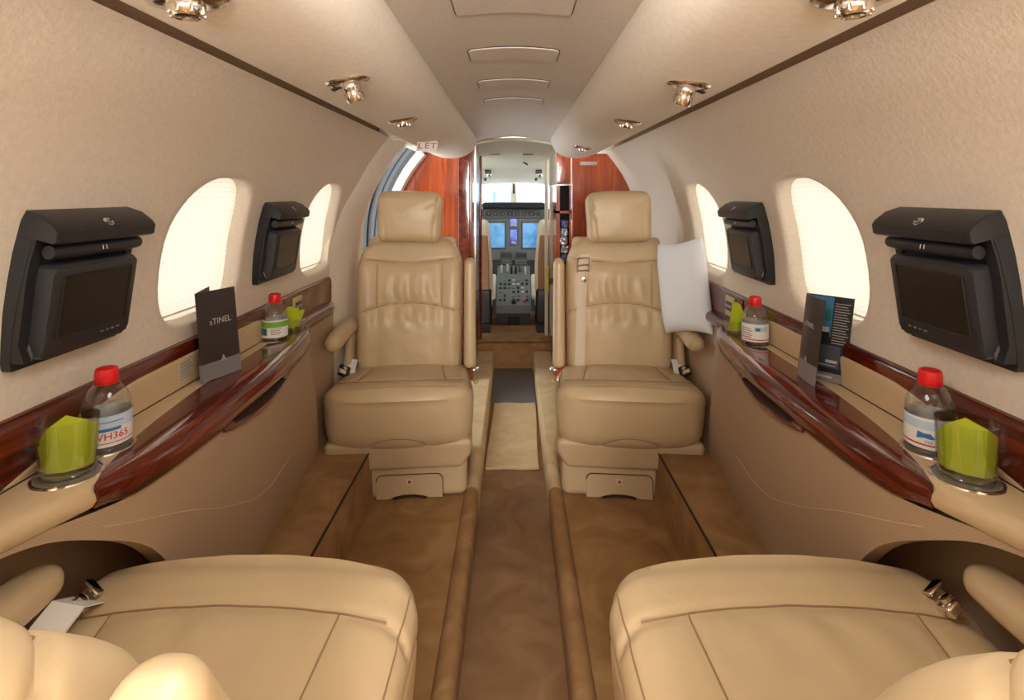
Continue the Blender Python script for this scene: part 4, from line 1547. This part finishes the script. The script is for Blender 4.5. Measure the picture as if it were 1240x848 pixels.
def seat(label, loc, yaw, ax, top, group, belt=False, tissue=True, seed=0.0, tilt=0.0, pad_tilt=None, near=False):
    """top: crest height of the cushion; ax: +1/-1 local side of the aisle; the seat faces local -Y"""
    root = thing('cabin_seat', label, 'seat', loc, yaw, group)
    dz = top - 0.425
    # base with drawer
    bh = 0.135 + dz
    one('seat_base', rcube(0.46, 0.40, bh, 0.028, (8, 6, 4), 4), 'leather_shell', root, M=T(ax * 0.015, 0.035, bh / 2))
    hwid, hh = 0.118, 0.088
    pts = []
    for k in range(9):
        a = math.radians(180 - 90 * k / 8)
        pts.append((-hwid + 0.022 + 0.022 * math.cos(a), hh - 0.022 + 0.022 * math.sin(a)))
    for k in range(9):
        a = math.radians(90 - 90 * k / 8)
        pts.append((hwid - 0.022 + 0.022 * math.cos(a), hh - 0.022 + 0.022 * math.sin(a)))
    pts += [(hwid + 0.002, 0.004), (0.075, 0.004), (0.05, 0.013), (0.02, 0.018), (-0.02, 0.018), (-0.05, 0.013), (-0.075, 0.004), (-hwid - 0.002, 0.004)]
    cx = ax * 0.035
    dr_ = one('drawer', loft([[(cx + x * s_, y_, z) for x, z in pts] for y_, s_ in ((-0.150, 1.0), (-0.1672, 1.0), (-0.1690, 0.985))]), 'leather_shell', root, smooth=30)
    one('drawer_gap', tube([(cx + x * 1.012, -0.1655, z * 1.012) for x, z in pts[:19]], 0.0018, 5, False), 'gap_dark', dr_)
    one('drawer_pull', rcube(0.12, 0.012, 0.012, 0.004, (6, 1, 1), 3, lambda p, n: (p.x, p.y, p.z + 0.010 * (1 - (p.x / 0.06) ** 2))), 'gap_dark', dr_, M=T(cx, -0.1625, 0.004))
    stk = one('drawer_sticker', rcube(0.020, 0.002, 0.018, 0.0006, (1, 1, 1), 2), 'sticker_white', dr_, M=T(cx, -0.1692, 0.064))
    one('sticker_mark', rcube(0.012, 0.002, 0.010, 0.0006, (1, 1, 1), 2), 'sticker_red', stk, M=T(cx, -0.1698, 0.064))
    # pan under the cushion
    one('seat_pan', rcube(0.525, 0.45, 0.11, 0.020, (10, 8, 4), 4, lambda p, n: (p.x * (0.88 + 0.12 * sstep((p.z / 0.11 + 0.5) * 1.6)), p.y + 0.02 * (0.5 - p.z / 0.11) * (1 if p.y < 0 else 0), p.z)), 'leather_shell', root, M=T(0, 0.015, top - 0.225 - 0.030))
    cvf, cdf = cushion_vf(top)
    MC = T(ax * 0.020 if near else 0, 0.0, top - CH / 2)
    cu = one('cushion', cvf, 'leather', root, M=MC)

    def cseam(pts_, nrm):
        path = [tuple(MC @ (Vector(cdf(Vector(q), Vector(nrm))) + Vector(nrm) * 0.0014)) for q in pts_]
        return one('seam', tube(path, 0.0013, 5), 'seam_dark', cu)
    ys = lambda x: -0.115 - 0.022 * (1 - (x / (CW / 2)) ** 2)
    cseam([(x, ys(x), CH / 2) for x in [lerp(-0.235, 0.235, k / 24) for k in range(25)]], (0, 0, 1))
    for sg_ in (-1, 1):
        cseam([(sg_ * (0.165 - 0.02 * (y - ys(0.165)) / 0.3), y, CH / 2) for y in [lerp(ys(0.165), 0.17, k / 14) for k in range(15)]], (0, 0, 1))
        cseam([(sg_ * (CW / 2 - 0.016), lerp(-CD / 2 + 0.05, 0.18, k / 14), CH / 2 - 0.018) for k in range(15)], (sg_ * 0.7071, 0, 0.7071))
    cseam([(0.125 * math.cos(a), -CD / 2, -CH / 2 - 0.012 + 0.062 * math.sin(a)) for a in [lerp(0.62, PI - 0.62, k / 18) for k in range(19)]], (0, -1, 0))
    # backrest and headrest
    zb = top - 0.075
    TL = T(0, 0.19, zb) @ R(-tilt, 'X') @ T(0, -0.19, -zb)      # recline about the foot of the backrest
    pt_ = tilt if pad_tilt is None else pad_tilt
    TP = T(0, 0.19, zb) @ R(-pt_, 'X') @ T(0, -0.19, -zb)
    MBK = TL @ T(0, 0.19, zb + BHH / 2)
    bk = one('backrest', back_vf(), 'leather', root, M=MBK)

    def bseam(pts_):
        path = [tuple(MBK @ (back_df(Vector((x, -BT / 2, z)), Vector((0, -1, 0))) + Vector((0, -0.0012, 0)))) for x, z in pts_]
        return one('seam', tube(path, 0.0013, 5), 'seam_dark', bk)
    fa = lambda x: 0.205 - 0.028 * (1 - (x / (BW / 2)) ** 2)
    fm = lambda x: -0.035 + 0.045 * (1 - (x / (BW / 2)) ** 2)
    xs_ = [lerp(-0.195, 0.195, k / 24) for k in range(25)]
    bseam([(x, fa(x)) for x in xs_])
    bseam([(x, fm(x)) for x in xs_])
    for sg_ in (-1, 1):
        bseam([(sg_ * (0.138 + 0.012 * (z - fm(0.138))), z) for z in [lerp(fm(0.138), fa(0.138), k / 12) for k in range(13)]])
    one('headrest', head_vf(seed), 'leather', root, M=TL @ T(0, 0.215, zb + BHH + 0.083) @ R(0.03 * (1 if seed < 2 else -1), 'Y'))
    for sx_ in (-0.06, 0.06):
        one('headrest_post', tube([(sx_, 0.25, zb + BHH - 0.03), (sx_, 0.25, zb + BHH + 0.03)], 0.006, 8), 'steel', root, M=TL)
    # back shell
    one('back_shell', rcube(BW - 0.03, 0.04, BHH - 0.02, 0.018, (6, 1, 8), 3, lambda p, n: (p.x * (1 - 0.22 * max(0, p.z / BHH + 0.2) ** 2.2), p.y + 0.09 * (p.z / BHH + 0.5), p.z)), 'leather_shell', root, M=TL @ T(0, 0.245, zb + BHH / 2))
    # folded aisle armrest pad, upright beside the backrest
    one('aisle_arm_pad', rcube(0.050, 0.105, 0.455, 0.022, (4, 6, 16), 4, lambda p, n: (p.x * (1 - 0.12 * (p.z / 0.455)), p.y + 0.045 * (p.z / 0.455 + 0.5), p.z)), 'leather', root, M=TP @ T(ax * (BW / 2 + 0.027), 0.18, zb + 0.025 + 0.4475 / 2))
    hg_ = one('arm_hinge', revolve([(0, 0), (0.020, 0), (0.022, 0.004), (0.020, 0.009), (0, 0.010)], 18), 'chrome', root, M=T(ax * (BW / 2 + 0.045), 0.15, zb + 0.012))
    one('recline_lever', rcube(0.020, 0.045, 0.014, 0.006, (1, 2, 1), 3), 'leather_shell', root, M=T(ax * (BW / 2 + 0.050), 0.11, zb - 0.02))
    one('side_latch', rcube(0.006, 0.012, 0.05, 0.002, (1, 1, 2), 2), 'belt_dark', root, M=T(ax * (CW / 2 - 0.012), 0.02, top - 0.12))
    # outboard armrest

    def arm_df(p, n):
        t = (p.y + 0.21) / 0.42                   # 0 tip
        return (p.x * (0.78 + 0.22 * sstep(t / 0.25)) * (1 - 0.1 * t), p.y, p.z * (0.80 + 0.2 * sstep(t / 0.5)) + 0.006 * math.sin(PI * min(1, t * 1.1)))
    arm = one('outboard_armrest', rcube(0.070, 0.40, 0.068, 0.031, (6, 18, 5), 5, arm_df), 'leather', root, M=(T(-ax * 0.232, 0.035, top + 0.045) @ Matrix.Diagonal((1, 0.85, 0.9, 1))) if near else T(-ax * 0.240, -0.010, top + 0.140) @ Matrix.Diagonal((1, 0.82, 1, 1)))
    one('armrest_bracket', rcube(0.030, 0.12, 0.12, 0.014, (2, 4, 4), 3, lambda p, n: (p.x, p.y + 0.3 * p.z, p.z)), 'leather_shell', root, M=T(-ax * 0.236, 0.13, top + 0.045))
    bm_ = T(ax * 0.036, -0.19, 0.010) if near else T(0, 0, 0)
    bm2 = bm_ @ T(ax * 0.012, 0.045, 0.004) if near else bm_
    # lap belt: strap, buckle and tongue
    st = one('lap_belt', loft([[(-ax * 0.222 - ax * 0.022 * c, y_, z_ + 0.004 * c) for c in (-1, 1)] + [(-ax * 0.222 - ax * 0.022 * c, y_ + 0.002, z_ + 0.004 * c + 0.003) for c in (1, -1)] for y_, z_ in ((0.17, top - 0.05), (0.12, top + 0.002), (0.085, top + 0.012), (0.05, top - 0.008), (0.03, top - 0.03))]), 'paper_white' if tissue else 'webbing', root, M=bm_ if tissue else T(0, 0.02, -0.03))
    one('belt_buckle', rcube(0.045 if not near else 0.024, 0.05 if not near else 0.028, 0.016, 0.005, (2, 2, 1), 3), 'belt_dark' if not near else 'chrome', st, M=bm2 @ T(-ax * 0.238, 0.02, top - 0.012) @ R(0.5, 'X') @ R(ax * 0.6, 'Y'))
    one('buckle_tongue', rcube(0.030, 0.018, 0.006, 0.002, (1, 1, 1), 2), 'chrome', st, M=bm2 @ T(-ax * 0.238, -0.010, top - 0.004) @ R(0.5, 'X') @ R(ax * 0.6, 'Y'))
    one('buckle_button', revolve([(0, 0), (0.008, 0), (0.008, 0.006), (0, 0.007)], 12), 'chrome', st, M=bm2 @ T(-ax * 0.236, 0.018, top - 0.003) @ R(0.5, 'X') @ R(ax * 0.6, 'Y'))
    if belt:
        secs = []
        for k in range(26):
            z = lerp(0.215, -0.285, k / 25)
            xc = ax * (0.152 + 0.024 * (k / 25))
            row = []
            for c, dy in ((-1, -0.0012), (0, -0.003), (1, -0.0012), (1, 0.004), (-1, 0.004)):
                q = back_df(Vector((xc + c * 0.021, -BT / 2, z)), Vector((0, -1, 0)))
                row.append(tuple(MBK @ Vector((q.x, q.y + dy - 0.0035, q.z))))
            secs.append(row)
        bl_ = one('shoulder_belt', loft(secs), 'webbing', root, smooth=40)

        def on_back(x, z, d):
            q = back_df(Vector((x, -BT / 2, z)), Vector((0, -1, 0)))
            return tuple(MBK @ Vector((q.x, q.y - d, q.z)))
        xb = ax * 0.153
        for z in (0.198, 0.168, 0.145):
            one('belt_adjuster_bar', tube([on_back(xb - 0.026, z, 0.010), on_back(xb, z + 0.002, 0.013), on_back(xb + 0.026, z, 0.010)], 0.004, 6), 'chrome', bl_)
        for c in (-0.026, 0.026):
            one('belt_adjuster_side', tube([on_back(xb + c, 0.200, 0.010), on_back(xb + c, 0.172, 0.012), on_back(xb + c, 0.143, 0.010)], 0.004, 6), 'chrome', bl_)
        c_ = on_back(xb + 0.002, 0.108, 0.010)
        one('belt_stud', revolve([(0, 0), (0.012, 0), (0.013, 0.003), (0.010, 0.007), (0, 0.008)], 16), 'chrome', bl_, M=T(*c_) @ R(PI / 2, 'X'))
    return root


YAW = math.radians(5.0)
GS = 'tan leather cabin seats'
seat('tan leather cabin seat facing aft beside the open entry door', (-0.428, 2.145, 0), YAW, 1, 0.425, GS, seed=0.0)
seat('tan leather cabin seat with shoulder belt on its backrest and white pillow beside it', (0.434, 2.145, 0), -YAW, -1, 0.425, GS, belt=True, seed=3.0)
seat('tan leather cabin seat facing forward beside the VH365 water bottle ledge', (-0.434, 0.655, 0), PI, -1, 0.515, GS, seed=5.0, tilt=0.362, pad_tilt=0.43, near=True)
seat('tan leather cabin seat facing forward beside the blue-mountain bottle ledge', (0.434, 0.655, 0), PI, 1, 0.515, GS, seed=8.0, tilt=0.385, pad_tilt=0.53, near=True, tissue=False)

# ------------------------------------------------------------------ white pillow on the armrest
mbp = MB()
NPW = 22
PW, PH, PT = 0.235, 0.35, 0.05


def pil(sgn):
    def fn(a, b):
        u, v_ = math.sin((2 * a - 1) * PI / 2), math.sin((2 * b - 1) * PI / 2)
        ed = 1 - 0.09 * (1 - v_ * v_) * abs(u) ** 3
        ev = 1 - 0.07 * (1 - u * u) * abs(v_) ** 3
        th = PT * ((1 - u ** 4) * (1 - v_ ** 4)) ** 0.55 * (1 + 0.08 * noise.noise(Vector((u * 2.2, v_ * 2.2, sgn))))
        return (u * PW / 2 * ed, sgn * th, v_ * PH / 2 * ev)
    return fn


for sg_ in (-1, 1):
    mbp.add(grid(pil(sg_), NPW, NPW))
pw = mbp.build('pillow', 'pillow_white', smooth=70)
pw.rotation_euler = (math.radians(-4), math.radians(-12), math.radians(-62))
pw.location = (0.642, 2.06, E - 0.350)
tag(pw, 'white square pillow propped on the armrest against the cabin wall', 'pillow')
